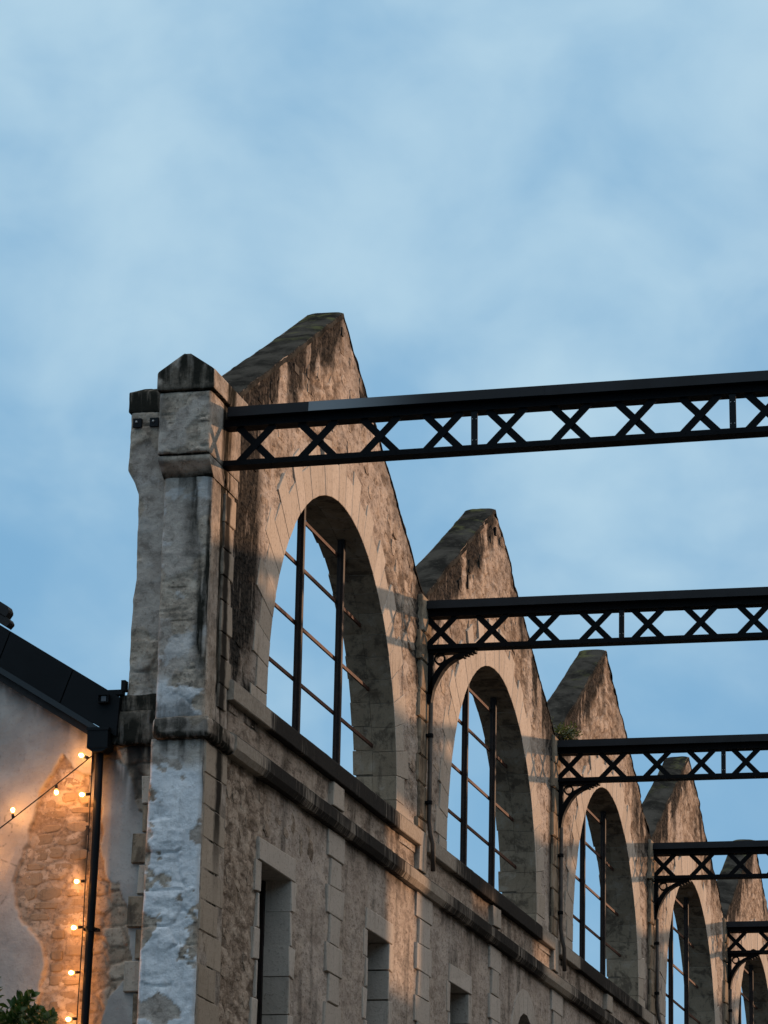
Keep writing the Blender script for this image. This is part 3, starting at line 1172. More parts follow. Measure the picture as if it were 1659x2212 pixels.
def pier_front(mode):
    def fn(P):
        at = pier_attr(mode)(P, 'f')
        e, tone = cells(P[..., 0] / 0.30 + 3.3 + 0.3 * fbm(P * 4, 440, 2), P[..., 2] / 0.225 + 0.25 * fbm(P * 4, 445, 2), 444, 0.6)
        bare = sst(0.0, 0.08, e) * (0.004 + 0.018 * tone) + (fbm(P * np.array([10, 10, 17]), 446, 5, 0.68) - .5) * 0.042
        return bare * (1 - at['render']) + at['render'] * (0.012 + (fbm(P * 22, 448, 4) - .5) * 0.012) + at['paint'] * 0.006 + (fbm(P * 5, 447, 3) - .5) * 0.012
    return fn


def lean(P):
    """the pier widens slightly towards its foot on the left"""
    Q = P.copy()
    k = np.clip((6.7 - Q[..., 2]) / 2.0, 0, 3)
    Q[..., 0] -= 0.028 * k * (Q[..., 0] < -0.2)
    return Q


b = MB()
gridbox(b, -0.358, 0.005, -0.55, 0.02, 6.78, 8.62, 0.012, 0.015, 0.007, 1, 'flr', pier_front('up'), pier_attr('up'))
b.build('pier_shaft', M_PIER, pier, True)
b = MB()
gridbox(b, -0.378, 0.012, -0.55, 0.02, 3.2, 6.66, 0.012, 0.012, 0.006, 2, 'flr', pier_front('low'), pier_attr('low'), lean)
b.build('pier_shaft', M_PIER, pier, True)
b = MB()
b.box(-0.45, 0.012, -0.545, 0.0, 0, 3.2)
b.build('pier_shaft', M_ASHD, pier)
b = MB()
gridbox(b, -0.372, 0.012, -0.68, 0.10, 8.685, 9.15, 0.012, 0.012, 0.005, 3, 'flrb', pier_front('block'), pier_attr('block'))
b.build('pier_block', M_PIER, pier, True)
# corbel under the block: lip and slanting underside
b = MB()
def corbel(P):
    Q = P.copy()
    k = np.clip((8.645 - Q[..., 2]) / 0.105, 0, 1)
    Q[..., 1] = np.where(Q[..., 1] < -0.3, Q[..., 1] + 0.115 * k, Q[..., 1])
    Q[..., 0] += 0.012 * k * (Q[..., 0] < -0.2)
    return Q
gridbox(b, -0.372, 0.014, -0.675, 0.06, 8.54, 8.68, 0.012, 0.008, 0.004, 4, 'flrb', None, pier_attr('block'), corbel)
b.build('pier_corbel', M_PIER, pier, True)
# gabled cap stone
b = MB()
def caproof(P):
    Q = P.copy()
    k = np.clip((Q[..., 2] - 9.16) / 0.26, 0, 1)
    d = np.abs(Q[..., 0] + 0.165)
    lim = np.where(Q[..., 2] > 9.29, np.maximum(0.215 - (Q[..., 2] - 9.29) / 0.13 * 0.19, 0.02), 9)
    Q[..., 0] = np.where(d > lim, -0.165 + np.sign(Q[..., 0] + 0.165) * lim, Q[..., 0])
    return Q
gridbox(b, -0.385, 0.042, -0.715, 0.16, 9.155, 9.425, 0.010, 0.012, 0.006, 5, 'flrtbk', None, pier_attr('cap'), caproof)
b.build('pier_cap', M_PIER, pier, True)
# band course turning the corner at cornice level
b = MB()
gridbox(b, -0.352, 0.062, -0.625, 0.04, 6.645, 6.80, 0.012, 0.035, 0.012, 6, 'flrtb', None, lambda P, f: {k: (np.clip(v * 0.6 + 0.6 * sst(0.52, 0.60, fbm(P * 5, 490, 4)) + sst(6.70, 6.66, P[..., 2]), 0, 1) if k == 'stain' else v) for k, v in pier_attr('block')(P, f).items()})
b.build('pier_band', M_PIER, pier, True)

# quoins on the facade side of the pier
rng = np.random.default_rng(88)
z, k = 6.63, 0
while z > 3.4:
    hh = 0.222 + float(rng.uniform(-.012, .012))
    ye = 0.01 if k % 2 == 0 else -0.11
    stone('quoin', M_QUO, -0.05, 0.014 + float(rng.uniform(0, .006)), -0.535, ye, z - hh + 0.006, z, pier, wob=0.008)
    z -= hh
    k += 1
z, k = 8.50, 0
while z > 6.95:
    hh = 0.20 + float(rng.uniform(-.03, .05))
    ye = -0.005 if k % 2 == 0 else -0.085
    stone('quoin', M_QUO, -0.05, 0.018 + float(rng.uniform(0, .006)), -0.27, ye, max(z - hh, 6.86) + 0.006, z, pier, wob=0.010)
    z -= hh
    k += 1

# set-back buttress left of the pier
butt = empty('end_buttress')
butt.parent = hall


def butt_warp(P):
    Q = P.copy()
    z = Q[..., 2]
    lx = np.interp(z, [7.0, 7.1, 7.6, 7.9, 8.52, 8.60, 8.70, 9.2], [-0.655, -0.645, -0.645, -0.622, -0.628, -0.66, -0.712, -0.705])
    t = (Q[..., 0] + 0.62) / 0.27
    Q[..., 0] = np.where(Q[..., 0] < -0.35, -0.35 + (lx + 0.35) * np.clip(-(Q[..., 0] + 0.35) / 0.27, -.2, 1.1), Q[..., 0])
    Q[..., 0] += (fbm(P * np.array([1, 1, 8]), 460, 3) - .5) * 0.02 * (Q[..., 0] < -0.55)
    return Q


b = MB()
gridbox(b, -0.62, -0.35, -0.30, 0.02, 6.96, 9.14, 0.012, 0.015, 0.007, 7, 'flt', pier_front('up'), lambda P, f: {k: v * (0.25 if k == 'stain' else (0.3 if k == 'paint' else 1)) for k, v in pier_attr('up')(P, f).items()}, butt_warp)
b.build('buttress_shaft', M_PIER, butt, True)
b = MB()
def caplean(P):
    Q = P.copy()
    Q[..., 2] += np.where(Q[..., 2] > 9.24, np.clip(Q[..., 1] + 0.31, 0, 0.12) * 0.5, 0)
    Q[..., 0] += np.where(Q[..., 2] > 9.25, np.clip(Q[..., 1] + 0.31, 0, 0.14) * 0.5 * (Q[..., 0] < -0.65), 0)
    return Q
gridbox(b, -0.725, -0.37, -0.325, 0.05, 9.125, 9.285, 0.012, 0.012, 0.006, 8, 'flrtbk', None, pier_attr('moss'), caplean)
b.build('buttress_cap', M_PIER, butt, True)
b = MB()
gridbox(b, -0.70, -0.35, -0.345, 0.02, 6.90, 7.03, 0.012, 0.02, 0.008, 9, 'fltb', None, pier_attr('moss'))
gridbox(b, -0.745, -0.35, -0.385, 0.02, 6.66, 6.905, 0.012, 0.025, 0.020, 10, 'fltb', None, pier_attr('moss'))
b.build('buttress_cornice', M_PIER, butt, True)
for x in (-0.676, -0.549):
    b = MB()
    b.box(x, x + 0.064, -0.345, -0.318, 9.010, 9.075)
    pl = b.build('anchor_plate', M_IRON2, butt)
    b = MB()
    b.ball((x + 0.028, -0.350, 9.048), 0.009, 8, 6)
    b.build('bolt', M_RIVET, pl, True)
b = MB()
b.box(-0.63, -0.50, -0.316, -0.30, 8.957, 8.962)
b.build('crack_shade', M_IRON, butt)


# lower end wall between pier and house: patched plaster over rubble
def endwall():
    mb = MB()
    X, Z = np.meshgrid(np.linspace(-0.90, -0.36, 50), np.linspace(3.2, 6.70, 330), indexing='ij')
    P = np.stack([X, np.full_like(X, -0.30), Z], -1)
    e, tone = cells(X / 0.17 + 0.5 * fbm(P * 5, 470, 2), Z / 0.115 + 0.5 * fbm(P * 5, 471, 2), 472, 0.8)
    edge = sst(0.02, 0.2, e)
    n = fbm(P * np.array([3.2, 1, 2.2]), 473, 4)
    # plaster survives in rounded islands
    def isl(cx, cz, rx, rz):
        return 1 - np.sqrt(((X - cx) / rx) ** 2 + ((Z - cz) / rz) ** 2)
    f = np.maximum.reduce([isl(-0.66, 6.08, .13, .42), isl(-0.55, 5.85, .12, .40), isl(-0.74, 6.42, .16, .20), isl(-0.57, 4.75, .16, .30), isl(-0.5, 5.35, .07, .3)])
    exp = sst(0.02, -0.02, f - 0.10 + (n - 0.5) * 1.1 + (fbm(P * 14, 479, 3) - .5) * 0.25)
    h = (edge * (0.004 + 0.016 * tone) + (fbm(P * 18, 474, 3) - .5) * 0.02) * exp + (1 - exp) * 0.022 + (fbm(P * 3, 475, 3) - .5) * 0.012
    P[..., 1] -= h
    drip = fbm(np.stack([X * 12, Z * 0 + 3, Z * 1.3], -1), 476, 4)
    st = np.maximum(sst(6.15, 6.65, Z) * sst(0.40, 0.52, drip), sst(-0.80, -0.88, X) * sst(0.35, 0.55, drip) * 0.5)
    st = np.maximum(st, sst(-0.62, -0.56, X) * sst(-0.45, -0.52, X) * sst(6.0, 6.45, Z) * 0.9)
    mb.grid(P, dict(exposed=exp, tone=tone * .8, joint=1 - edge, stain=st))
    ew = mb.build('end_wall', M_HOUSE, hall, True)
    b = MB()
    b.box(-0.9, -0.36, -0.28, 0.0, 0.0, 6.68)
    b.build('end_wall', M_MORTAR, hall)
    rng = np.random.default_rng(91)
    for i, (x0, za, zb) in enumerate([(-0.50, 6.24, 6.44), (-0.49, 6.04, 6.23), (-0.555, 5.82, 6.03), (-0.50, 5.60, 5.81), (-0.56, 5.37, 5.59), (-0.505, 5.15, 5.36), (-0.57, 4.92, 5.14), (-0.51, 4.70, 4.91), (-0.575, 4.47, 4.69)]):
        stone('quoin', M_ASHD if i % 3 else M_ASH, x0, -0.34, -0.350 - 0.012 * (x0 < -0.53), -0.28, za + 0.004, zb - 0.003, hall, face='y', wob=0.009)


endwall()

# ------------------------------------------------------------------ lattice trusses
TR_L = COURT + 0.1
ZB_, ZT_ = 8.810, 9.262


def truss_meshes():
    d = {}
    b = MB()
    # top chord: flanged beam, near side open like a gutter
    b.box(-0.14, TR_L, 0.0, 0.12, 9.124, 9.182)
    b.box(-0.14, TR_L, -0.008, 0.128, 9.124, 9.131)
    d['top_chord'] = b.mesh('top_chord', M_IRON)
    b = MB()
    b.prism([(-0.065, 9.184), (0.205, 9.184), (0.205, 9.262), (-0.05, 9.262)], 'x', -0.05, TR_L - 0.05)
    d['top_flange'] = b.mesh('top_flange', M_IRON2)
    b = MB()
    b.box(-0.14, TR_L, -0.004, 0.008, 8.840, 8.869)
    b.box(-0.14, TR_L, 0.122, 0.134, 8.840, 8.869)
    b.box(-0.14, TR_L, -0.006, 0.136, 8.829, 8.839)
    b.box(-0.14, TR_L, 0.009, 0.121, 8.840, 8.850)
    d['bottom_chord'] = b.mesh('bottom_chord', M_IRON)
    for sgn, nm in ((1, 'brace_up'), (-1, 'brace_down')):
        b = MB()
        # flat bar at 45 degrees, centred on its crossing
        h, w = 0.142, 0.0265
        y0, y1 = (0.010, 0.017) if sgn > 0 else (0.018, 0.024)
        a = 0.138
        k = w * 0.7071
        pts = [(-a - k, -h + k), (-a + k, -h - k), (a + k, h - k), (a - k, h + k)]
        if sgn < 0:
            pts = [(-x, z) for x, z in reversed(pts)]
        b.prism(pts, 'y', y0, y1)
        d[nm] = b.mesh('brace', M_IRON)
    b = MB()
    b.box(-0.024, 0.024, 0.0025, 0.0095, 8.850, 9.13)
    b.box(-0.006, 0.006, 0.025, 0.06, 8.87, 9.10)
    d['post'] = b.mesh('post', M_IRON2)
    b = MB()
    b.ball((0, 0, 0), 0.0045, 8, 5)
    d['rivet'] = b.mesh('rivet', M_RIVET, True)
    b = MB()
    yb0, yb1 = 0.03, 0.115
    b.box(0.028, 0.076, yb0, yb1, 8.40, 8.803)
    b.box(0.024, 0.46, yb0 - .01, yb1 + .01, 8.772, 8.803)
    outer = [(0.064, 8.335), (0.082, 8.44), (0.100, 8.49), (0.133, 8.556), (0.172, 8.620), (0.217, 8.670), (0.285, 8.715), (0.363, 8.748), (0.46, 8.785)]
    inner = [(0.034, 8.335), (0.040, 8.47), (0.066, 8.545), (0.098, 8.607), (0.140, 8.660), (0.190, 8.706), (0.262, 8.747), (0.350, 8.780), (0.44, 8.802)]
    n = len(outer)
    vs = []
    for y in (yb0, yb1):
        vs += [(x, y, z) for x, z in outer] + [(x, y, z) for x, z in inner]
    fs = []
    for j in range(n - 1):
        fs.append((j, j + 1, n + j + 1, n + j))
        fs.append((2 * n + n + j, 2 * n + n + j + 1, 2 * n + j + 1, 2 * n + j))
        fs.append((j, 2 * n + j, 2 * n + j + 1, j + 1))
        fs.append((n + j + 1, 3 * n + j + 1, 3 * n + j, n + j))
    b.add(vs, fs)
    b.box(0.022, 0.066, yb0 - .004, yb1 + .004, 8.325, 8.40)
    for (x, z) in ((0.42, 8.772), (0.385, 8.758), (0.35, 8.742)):
        b.box(x - 0.012, x + 0.012, yb0 - .006, yb1 + .006, z - 0.012, z + 0.004)
    d['bracket'] = b.mesh('bracket', M_IRON)
    b = MB()
    cx, cz = 0.136, 8.722
    k = 24
    vs, fs = [], []
    for y in (yb0 + 0.01, yb1 - 0.01):
        for r in (0.036, 0.052):
            vs += [(cx + r * math.cos(2 * math.pi * j / k), y, cz + r * math.sin(2 * math.pi * j / k)) for j in range(k)]
    for j in range(k):
        q = (j + 1) % k
        fs += [(j, q, k + q, k + j), (2 * k + k + j, 2 * k + k + q, 2 * k + q, 2 * k + j), (j, 2 * k + j, 2 * k + q, q), (k + j, k + q, 3 * k + q, 3 * k + j)]
    b.add(vs, fs)
    d['ring'] = b.mesh('ring', M_IRON, False)
    return d


TM = truss_meshes()
ORD = ['nearest and topmost black lattice truss, springing from the capped corner pier',
       'second black lattice truss with a ringed bracket, between first and second arches',
       'third black lattice truss, its bracket just below the green wall plant',
       'fourth black lattice truss crossing before the fourth gable and its lighter slope',
       'fifth black lattice truss, the last one at the right edge',
       'sixth black lattice truss, hidden far right beyond the fifth',
       'seventh black lattice truss at the far end of the hall']
POSTS = [1.775 + 1.86 * k for k in range(-1, 5)]
for n in range(NB):
    t = empty('lattice_truss', (0, n * S, 0.010))
    if n == 0:
        # the first one is seated on the corner pier, a little in front of the wall
        t.location = (0.219, -0.33, -0.018)
        t.rotation_euler = (0, -0.0133, 0)      # it has settled a little at the pier
        t.scale = (0.986, 0.986, 0.986)
    tag(t, ORD[n], 'roof truss', 'black iron lattice trusses spanning from the hall facade')
    for k in ('top_chord', 'top_flange', 'bottom_chord'):
        part(k, TM[k], t)
    x0 = 1.775 - 1.86 + 0.2325
    i = 0
    while True:
        x = x0 + 0.465 * i
        if x > TR_L - 0.2:
            break
        if x > 0.1:
            part('brace', TM['brace_up'], t, (x, 0, 8.985))
            part('brace', TM['brace_down'], t, (x, 0, 8.985))
        i += 1
    for px in POSTS:
        if px < 0.2:
            continue
        p = part('post', TM['post'], t, (px, 0, 0))
        if n < 3 and px < 4.5:
            for dx in (-0.014, 0.014):
                for z in (8.905, 9.063):
                    part('rivet', TM['rivet'], p, (dx, 0.001, z))
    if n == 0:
        # added sheet: sky reflection painted pale on the flange, fading out along it
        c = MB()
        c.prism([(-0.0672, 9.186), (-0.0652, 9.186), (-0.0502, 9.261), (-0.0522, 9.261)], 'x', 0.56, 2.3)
        c.build('flange_sheen_sheet', M_SHEEN, t)
        tag(t.children[-1], 'paler stretch of the top flange, sky reflection painted on')
    # bolt heads along both chords on the near side
    for rz, ry, r_ in ((8.855, -0.0045, 0.0038), (9.155, -0.0005, 0.0038)):
        c = MB()
        xx = 0.12
        while xx < (4.2 if n < 2 else 0.1):
            c.ball((xx, ry, rz), r_, 6, 4)
            xx += 0.0775
        if c.v:
            tag(c.build('rivet_row', M_IRON2, t, True), kind='stuff')
    if n > 0:
        br = part('bracket', TM['bracket'], t, (0, 0, 0.0255))
        part('ring', TM['ring'], br)

# pipes that run down the pilasters under each bracket
PIPE_L = ['thin iron pipe below the second truss, between first and second arches',
          'thin iron pipe below the third truss, between second and third arches',
          'thin iron pipe below the fourth truss, between third and fourth arches',
          'thin iron pipe below the fifth truss at the right edge',
          'thin iron pipe below the sixth truss, far right', 'thin iron pipe below the seventh truss, far right']
for n in range(1, NB):
    b = MB()
    y = 0.05
    b.tube([(0.062, y, 8.36), (0.062, y, 7.3), (0.078, y, 7.18), (0.10, y, 7.10), (0.105, y, 6.86)], 0.021, 10)
    p = empty('iron_pipe', (0, n * S, 0))
    b.build('pipe', M_PIPE, p, True)
    for z in (8.05, 7.45):
        c = MB()
        c.tube([(0.062, y, z), (0.062, y, z + 0.035)], 0.026, 10)
        c.box(0.03, 0.06, y - 0.045, y + 0.045, z + .008, z + .026)
        c.build('pipe_clip', M_IRON, p)
    tag(p, PIPE_L[n - 1], 'pipe', 'iron pipes on the hall pilasters')

# ------------------------------------------------------------------ the plastered house at the left
house = empty('gable_house', (-2.5, -0.30, 0))
house.location = (0, 0, 0)
tag(house, 'plastered house end with black sloping verge and a bare stone patch', 'house')
SL = 0.605
PATCH = [(-1.094, 6.596), (-1.255, 6.356), (-1.30, 6.15), (-1.342, 5.955), (-1.40, 5.82), (-1.425, 5.705), (-1.40, 5.55), (-1.33, 5.414), (-1.25, 5.33), (-1.187, 5.268), (-1.165, 5.15),
         (-1.175, 5.03), (-1.203, 4.898), (-1.23, 4.6), (-1.20, 4.2), (-0.70, 4.2), (-0.70, 6.40), (-0.90, 6.46), (-1.0, 6.50)]


def poly_sd(X, Z, poly):
    d = np.full(X.shape, 1e9)
    ins = np.zeros(X.shape, bool)
    n = len(poly)
    for i in range(n):
        ax, az = poly[i]
        bx, bz = poly[(i + 1) % n]
        ex, ez = bx - ax, bz - az
        t = np.clip(((X - ax) * ex + (Z - az) * ez) / (ex * ex + ez * ez), 0, 1)
        d = np.minimum(d, np.hypot(X - ax - t * ex, Z - az - t * ez))
        c = ((az > Z) != (bz > Z)) & (X < (bx - ax) * (Z - az) / (bz - az + 1e-12) + ax)
        ins ^= c
    return np.where(ins, d, -d)


def house_wall():
    mb = MB()
    xs = np.linspace(-2.3, -0.885, 150)
    k = np.linspace(0, 1, 360)
    ztop = 6.80 + (-0.885 - xs) * SL + 0.06
    X = np.repeat(xs[:, None], len(k), 1)
    Z = 3.2 + (ztop - 3.2)[:, None] * k[None, :]
    P = np.stack([X, np.full_like(X, -0.30), Z], -1)
    sd = poly_sd(X, Z, PATCH) + (fbm(P * 11, 480, 5, 0.65) - .5) * 0.075
    exp = sst(-0.006, 0.008, sd)
    e, tone = cells(X / 0.20 + 0.7 * fbm(P * 4, 481, 3), Z / 0.105 + 0.7 * fbm(P * 4, 482, 3), 483, 0.85)
    edge = sst(0.02, 0.26, e)
    st_h = edge * (0.001 + 0.005 * tone) + (fbm(P * 18, 484, 5, 0.7) - .5) * 0.026
    pl_h = 0.030 + (fbm(P * 2.5, 485, 4) - .5) * 0.018 + (fbm(P * 20, 486, 3) - .5) * 0.004
    P[..., 1] -= st_h * exp + pl_h * (1 - exp)
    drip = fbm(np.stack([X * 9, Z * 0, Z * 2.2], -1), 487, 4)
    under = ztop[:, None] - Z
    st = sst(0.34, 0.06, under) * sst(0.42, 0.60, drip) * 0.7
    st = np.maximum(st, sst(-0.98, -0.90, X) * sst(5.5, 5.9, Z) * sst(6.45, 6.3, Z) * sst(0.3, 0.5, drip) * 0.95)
    # hairline cracks
    cr = np.abs(fbm(P * np.array([2.4, 1, 3.1]), 488, 4) - 0.5)
    st = np.maximum(st, (1 - exp) * sst(0.006, 0.001, cr) * 0.5 * sst(0.5, 0.58, fbm(P * 1.7, 489, 2)))
    mb.grid(P, dict(exposed=exp, tone=tone, joint=1 - edge, stain=st))
    w = mb.build('wall', M_HOUSE, house, True)
    b = MB()
    # body of the house behind the skin
    b.prism([(-5.0, 0.0), (-0.90, 0.0), (-0.90, 6.74), (-5.0, 9.22)], 'y', -0.27, 2.6)
    b.build('wall', M_HOUSE, house)
    # stones of the bare patch that stand proud
    rng = np.random.default_rng(55)
    protos = []
    for q in range(6):
        n = 10
        ang = np.linspace(0, 2 * math.pi, n, endpoint=False)
        rr = 0.5 * (0.8 + 0.32 * rng.random(n))
        o = [(math.copysign(abs(math.cos(t)) ** .7, math.cos(t)) * r, math.copysign(abs(math.sin(t)) ** .7, math.sin(t)) * r) for t, r in zip(ang, rr)]
        vs = [(a, 1, c) for a, c in o] + [(a * .97, -.4, c * .97) for a, c in o] + [(a * .74, -1 + float(rng.uniform(-.2, .3)), c * .74) for a, c in o]
        fs = []
        for lay in (0, n):
            for j in range(n):
                kk = (j + 1) % n
                fs.append((lay + j, lay + kk, lay + n + kk, lay + n + j))
        fs.append(tuple(range(2 * n, 3 * n)))
        protos.append(mesh('stone', vs, fs, M_STONE, False))
    placed = []
    for tr in range(4000):
        x, z = float(rng.uniform(-1.42, -0.92)), float(rng.uniform(4.4, 6.5))
        ww, hh = float(rng.uniform(0.09, 0.19)), float(rng.uniform(0.05, 0.10))
        c = [poly_sd(np.array([x + sx * ww * .55]), np.array([z + sz * hh * .55]), PATCH)[0] for sx in (-1, 1) for sz in (-1, 1)]
        if min(c) < 0.015 or any(abs(x - p[0]) < (ww + p[2]) * .52 and abs(z - p[1]) < (hh + p[3]) * .52 for p in placed):
            continue
        placed.append((x, z, ww, hh))
        o = part('stone', protos[len(placed) % 6], house, (x, -0.302, z))
        o.scale = (ww, float(rng.uniform(0.003, 0.008)), hh)
        if len(placed) >= 46:
            break


house_wall()


def verge_pt(x, off):
    """line of the roof edge, raised by off"""
    return (x, 7.012 + (-0.692 - x) * 0.608 + off)


# verge panels with open seams
seams = [-5.0, -3.6, -2.5, -1.505, -1.02, -0.66]
for a, c in zip(seams[:-1], seams[1:]):
    b = MB()
    p = [verge_pt(a + 0.004, -0.305), verge_pt(c - 0.004 if c < -0.7 else c - 0.02, -0.305 if c < -0.7 else -0.29), verge_pt(c - 0.004, 0.0), verge_pt(a + 0.004, 0.0)]
    # seam leans square to the slope
    p = [(x - (0.09 if i in (0, 1) and not (i == 1 and c > -0.7) else 0.0), z + (0.055 if i in (0, 1) and not (i == 1 and c > -0.7) else 0.0)) for i, (x, z) in enumerate(p)]
    b.prism(p, 'y', -0.42, -0.36)
    b.build('verge_panel', M_VERGE, house)
b = MB()
b.prism([verge_pt(-5.0, -0.345), verge_pt(-0.80, -0.345), verge_pt(-0.79, -0.30), verge_pt(-5.0, -0.30)], 'y', -0.435, -0.40)
b.build('verge_trim', M_VERGE2, house)
b = MB()
b.prism([verge_pt(-5.0, -0.40), verge_pt(-0.84, -0.40), verge_pt(-0.80, -0.32), verge_pt(-5.0, -0.32)], 'y', -0.40, -0.27)
b.build('soffit', M_TILE, house)
b = MB()
b.prism([verge_pt(-5.0, -0.10), verge_pt(-0.74, -0.10), verge_pt(-0.74, -0.008), verge_pt(-5.0, -0.008)], 'y', -0.358, 2.7)
b.build('roof', M_ROOF, house)
# flashing against the buttress
b = MB()
b.box(-0.76, -0.655, -0.40, -0.33, 7.02, 7.055)
b.box(-0.675, -0.645, -0.37, -0.30, 7.055, 7.13)
b.build('flashing', M_VERGE, house)
# two thick dark slabs of the upper roof end at the left margin
up_slabs = empty('upper_roof')
up_slabs.parent = house
for (xe, zl, th) in ((-1.535, 7.615, 0.085), (-1.522, 7.545, 0.062)):
    b = MB()
    s = 0.62
    b.prism([(-3.2, zl + 1.665 * s), (xe - 0.025, zl), (xe, zl + th * .45), (xe, zl + th * .65), (xe - 0.012, zl + th), (-3.2, zl + 1.665 * s + th)], 'y', -0.40, -0.30)
    b.build('roof_slab', M_TILE, up_slabs)

# small fitting at the roof foot
lampf = empty('wall_fitting', (-0.77, -0.44, 6.98))
tag(lampf, 'small dark square fitting fixed at the lower end of the black verge', 'fitting')
b = MB()
b.box(-0.045, 0.035, 0.0, 0.05, -0.028, 0.032)
b.box(-0.045, 0.035, -0.022, 0.0, -0.028, -0.022)
b.box(-0.045, 0.035, -0.022, 0.0, 0.026, 0.032)
b.box(-0.045, -0.039, -0.022, 0.0, -0.022, 0.026)
b.box(0.029, 0.035, -0.022, 0.0, -0.022, 0.026)
b.build('housing', M_VERGE, lampf)
b = MB()
b.box(-0.022, 0.014, -0.008, 0.0, -0.016, 0.02)
b.build('pane', mat_simple('smoked_glass', (0.05, 0.045, 0.05), None, 0.2, 0.5), lampf)

# rainwater hopper and pipe
rp = empty('rainwater_pipe', (-0.80, -0.42, 0))
tag(rp, 'tall black square-headed rainwater pipe between plastered house and stone pier', 'drainpipe')
b = MB()
b.box(-0.076, 0.076, -0.05, 0.09, 6.625, 6.765)
b.box(-0.082, 0.082, -0.056, 0.09, 6.752, 6.772)
b.prism([(-0.076, 6.624), (0.076, 6.624), (0.035, 6.60), (-0.035, 6.60)][::-1], 'y', -0.045, 0.085)
b.build('hopper', M_VERGE, rp)
b = MB()
b.tube([(-0.002, 0.02, 6.615), (-0.003, 0.02, 6.0), (-0.028, 0.02, 4.6), (-0.06, 0.02, 0.0)], 0.028, 14)
b.build('pipe', M_VERGE, rp, True)
for z in (5.34, 3.5):
    b = MB()
    x = -0.028 + (z - 4.6) * 0.0178
    b.tube([(x, 0.02, z), (x, 0.02, z + 0.03)], 0.036, 14)
    b.box(x - 0.05, x + 0.05, 0.02, 0.09, z + 0.006, z + 0.024)
    b.build('pipe_clip', M_VERGE, rp)

# ------------------------------------------------------------------ festoon lights
b = MB()
b.tube([(0, 0, 0.0), (0, 0, 0.012), (0, 0, 0.034)], [0.008, 0.011, 0.011], 8)
SOCK = b.mesh('socket', M_CABLE, True)
b = MB()
k = 12
prof = [(0.009, 0.034), (0.013, 0.042), (0.018, 0.052), (0.0200, 0.062), (0.018, 0.072), (0.011, 0.079), (0.001, 0.0815)]
vs, fs = [], []
for r, z in prof:
    vs += [(r * math.cos(2 * math.pi * j / k), r * math.sin(2 * math.pi * j / k), z) for j in range(k)]
for i in range(len(prof) - 1):
    for j in range(k):
        q = (j + 1) % k
        fs.append((i * k + j, i * k + q, (i + 1) * k + q, (i + 1) * k + j))
b.add(vs, fs)
GLASS = b.mesh('bulb_glass', M_GLASS, True)
b = MB()
b.ball((0, 0, 0.060), 0.0115, 10, 7, 1.25)
CORE = b.mesh('filament', M_BULB, True)


def bulb(parent, base, d):
    q = Vector(d).to_track_quat('Z', 'Y')
    s = part('bulb', SOCK, parent, base)
    s.rotation_mode = 'QUATERNION'
    s.rotation_quaternion = q
    part('bulb_glass', GLASS, s)
    part('filament', CORE, s)


YL_ = -0.42
st1 = empty('string_light', (0, 0, 0))
tag(st1, 'warm bulbs on a cable running straight down beside the black rainwater pipe', 'string lights', 'festoon bulb strings on the plastered house')
cab = lambda z: -0.862 + (z - 5.6) * 0.017
b = MB()
zs = [6.62, 6.3, 6.0, 5.7, 5.4, 5.1, 4.8, 4.4, 3.6, 2.6]
b.tube([(cab(z) + random.uniform(-.004, .004), YL_ + 0.01, z) for z in zs], 0.0045, 6)
b.build('cable', M_CABLE, st1, True)
for z in (6.30, 5.685, 5.362, 5.048, 4.727, 4.40, 4.05):
    bulb(st1, (cab(z), YL_, z + 0.006), (-1.0, -0.25, -0.10))
st2 = empty('string_light', (0, 0, 0))
tag(st2, 'warm bulbs on a cable slung diagonally from the rainwater hopper towards the left', 'string lights', 'festoon bulb strings on the plastered house')
b = MB()
A, B = Vector((-0.855, YL_, 6.575)), Vector((-3.0, -0.70, 4.93))
pts = []
for i in range(25):
    t = i / 24
    p = A.lerp(B, t)
    p.z -= 0.16 * t * (1 - t)
    pts.append(p)
b.tube(pts, 0.0045, 6)
b.build('cable', M_CABLE, st2, True)


def on2(t):
    p = A.lerp(B, t)
    p.z -= 0.16 * t * (1 - t)
    return p


for t, d in ((0.008, (-0.9, -0.3, 0.35)), (0.112, (0.1, -0.15, -1)), (0.250, (-0.1, 0.1, 1)), (0.36, (0, 0, -1)), (0.43, (0.1, 0, 1)), (0.55, (0, 0, -1)), (0.7, (0, 0, -1))):
    bulb(st2, on2(t), d)

# ------------------------------------------------------------------ plants
def leaf_mesh(L, Wd, mat, name='leaf'):
    pts = [(0, 0), (0.18, 0.35), (0.42, 0.5), (0.7, 0.38), (1.0, 0.0)]
    vs, fs = [], []
    for i, (a, w) in enumerate(pts):
        bend = -0.18 * a * a
        vs += [(L * a, -Wd * w, L * (bend + 0.10 * w)), (L * a, 0, L * bend), (L * a, Wd * w, L * (bend + 0.10 * w))]
    for i in range(len(pts) - 1):
        k = 3 * i
        fs += [(k, k + 3, k + 4, k + 1), (k + 1, k + 4, k + 5, k + 2)]
    return vs, fs


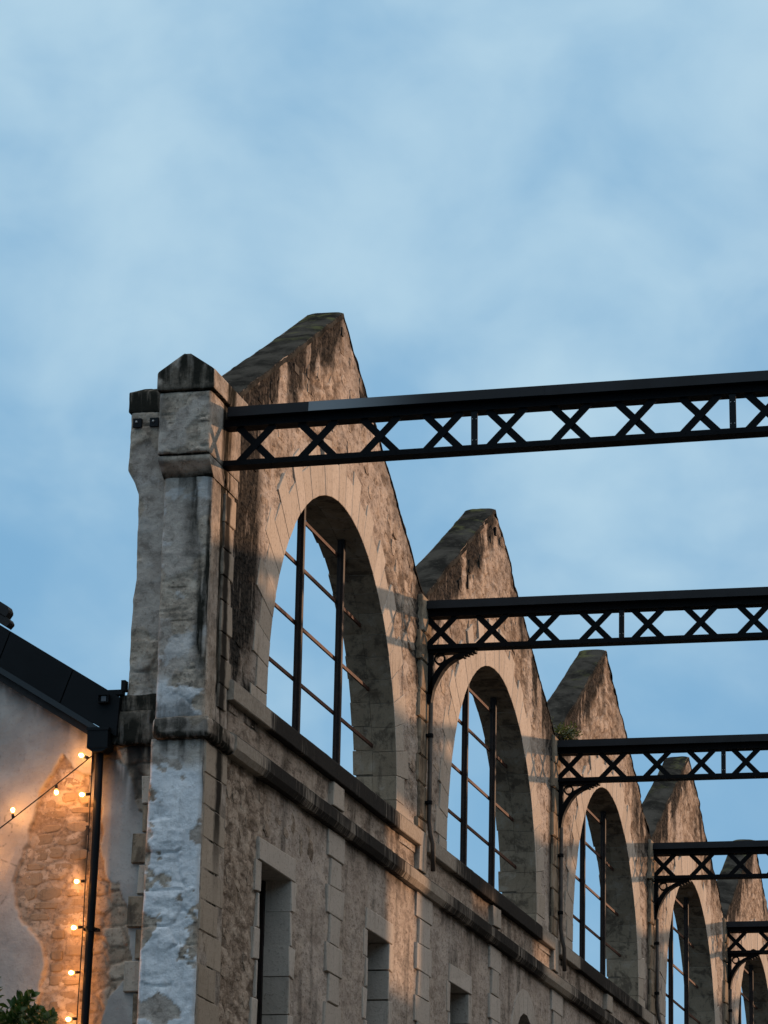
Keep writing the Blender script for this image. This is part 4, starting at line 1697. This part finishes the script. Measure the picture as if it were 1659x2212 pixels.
def sprig_mesh(name, n, L, leafL, leafW, mat, seed):
    rng = random.Random(seed)
    b = MB()
    b.tube([(0, 0, 0), (0.02 * L, 0.01 * L, L * 0.5), (0, 0, L)], [0.004, 0.003, 0.0015], 4)
    lv, lf = leaf_mesh(leafL, leafW, mat)
    for i in range(n):
        z = L * (0.15 + 0.85 * i / max(1, n - 1))
        az = i * 2.4 + rng.uniform(-.5, .5)
        el = rng.uniform(-0.1, 0.9) + 0.5 * (i / n)
        s = rng.uniform(0.7, 1.2) * (1.1 - 0.35 * i / n)
        R = Matrix.Translation((0, 0, z)) @ Matrix.Rotation(az, 4, 'Z') @ Matrix.Rotation(-el, 4, 'Y') @ Matrix.Rotation(rng.uniform(-.5, .5), 4, 'X') @ Matrix.Scale(s, 4)
        b.add([R @ Vector(v) for v in lv], lf)
    return b.mesh(name, mat)


def build_tree():
    t = empty('young_tree', (-1.42, -1.05, 0))
    tag(t, 'leafy green tree top in the lower left corner before the plastered wall', 'tree')
    rng = random.Random(5)
    b = MB()
    b.tube([(0, 0, 0), (0.02, 0.0, 2.0), (-0.02, 0.02, 3.6), (0.0, 0.0, 4.5)], [0.07, 0.055, 0.035, 0.012], 9)
    b.build('trunk', M_BARK, t, True)
    sp = [sprig_mesh('sprig', 18, 0.15, 0.075, 0.042, M_LEAF, 60 + i) for i in range(5)]
    heads = []
    for i in range(15):
        az = i * 2.39996
        z0 = 3.0 + 1.35 * rng.random()
        r = 0.42 * (0.55 + 0.5 * rng.random())
        top = Vector((r * math.cos(az), r * math.sin(az), min(z0 + 0.55 + 0.3 * rng.random(), 4.76 - 0.35 * abs(r))))
        b = MB()
        b.tube([(0, 0, z0), top * 0.5 + Vector((0, 0, z0 * 0.5 + 0.05)), top], [0.016, 0.010, 0.004], 6)
        b.build('limb', M_BARK, t, True)
        heads.append((Vector((0, 0, z0)), top))
    for i in range(290):
        a, c = rng.choice(heads)
        p = a.lerp(c, 0.55 + 0.5 * rng.random()) + Vector((rng.gauss(0, .09), rng.gauss(0, .09), rng.gauss(0, .06)))
        o = part('sprig', sp[i % 5], t, p)
        d = Vector((p.x * 1.2, p.y * 1.2, 0.35 + rng.random() * .5)) + Vector((rng.uniform(-.4, .4), rng.uniform(-.4, .4), 0))
        o.rotation_mode = 'QUATERNION'
        o.rotation_quaternion = d.to_track_quat('Z', 'Y')
        o.scale = [rng.uniform(.75, 1.15)] * 3


build_tree()


def weed(loc, label, n, L, seed, leafL=0.05, spread=0.5):
    t = empty('wall_plant', loc)
    tag(t, label, 'plant')
    rng = random.Random(seed)
    sp = [sprig_mesh('sprig', 10, L, leafL, leafL * .45, M_WEED, seed + i) for i in range(3)]
    for i in range(n):
        o = part('sprig', sp[i % 3], t, (rng.uniform(-.05, .06), rng.gauss(0, spread * .5), rng.uniform(-.03, .03)))
        d = Vector((rng.uniform(-.1, .9), rng.uniform(-.8, .8), rng.uniform(.1, .9)))
        o.rotation_mode = 'QUATERNION'
        o.rotation_quaternion = d.to_track_quat('Z', 'Y')
        o.scale = [rng.uniform(.6, 1.2)] * 3


weed((0.03, 12.32, 9.36), 'bushy green plant growing in the valley above the third truss', 34, 0.17, 31, 0.055, 0.55)
weed((-0.36, 10.72, 8.72), 'tiny tuft of leaves on the inner edge of the second arch', 4, 0.05, 41, 0.025, 0.06)
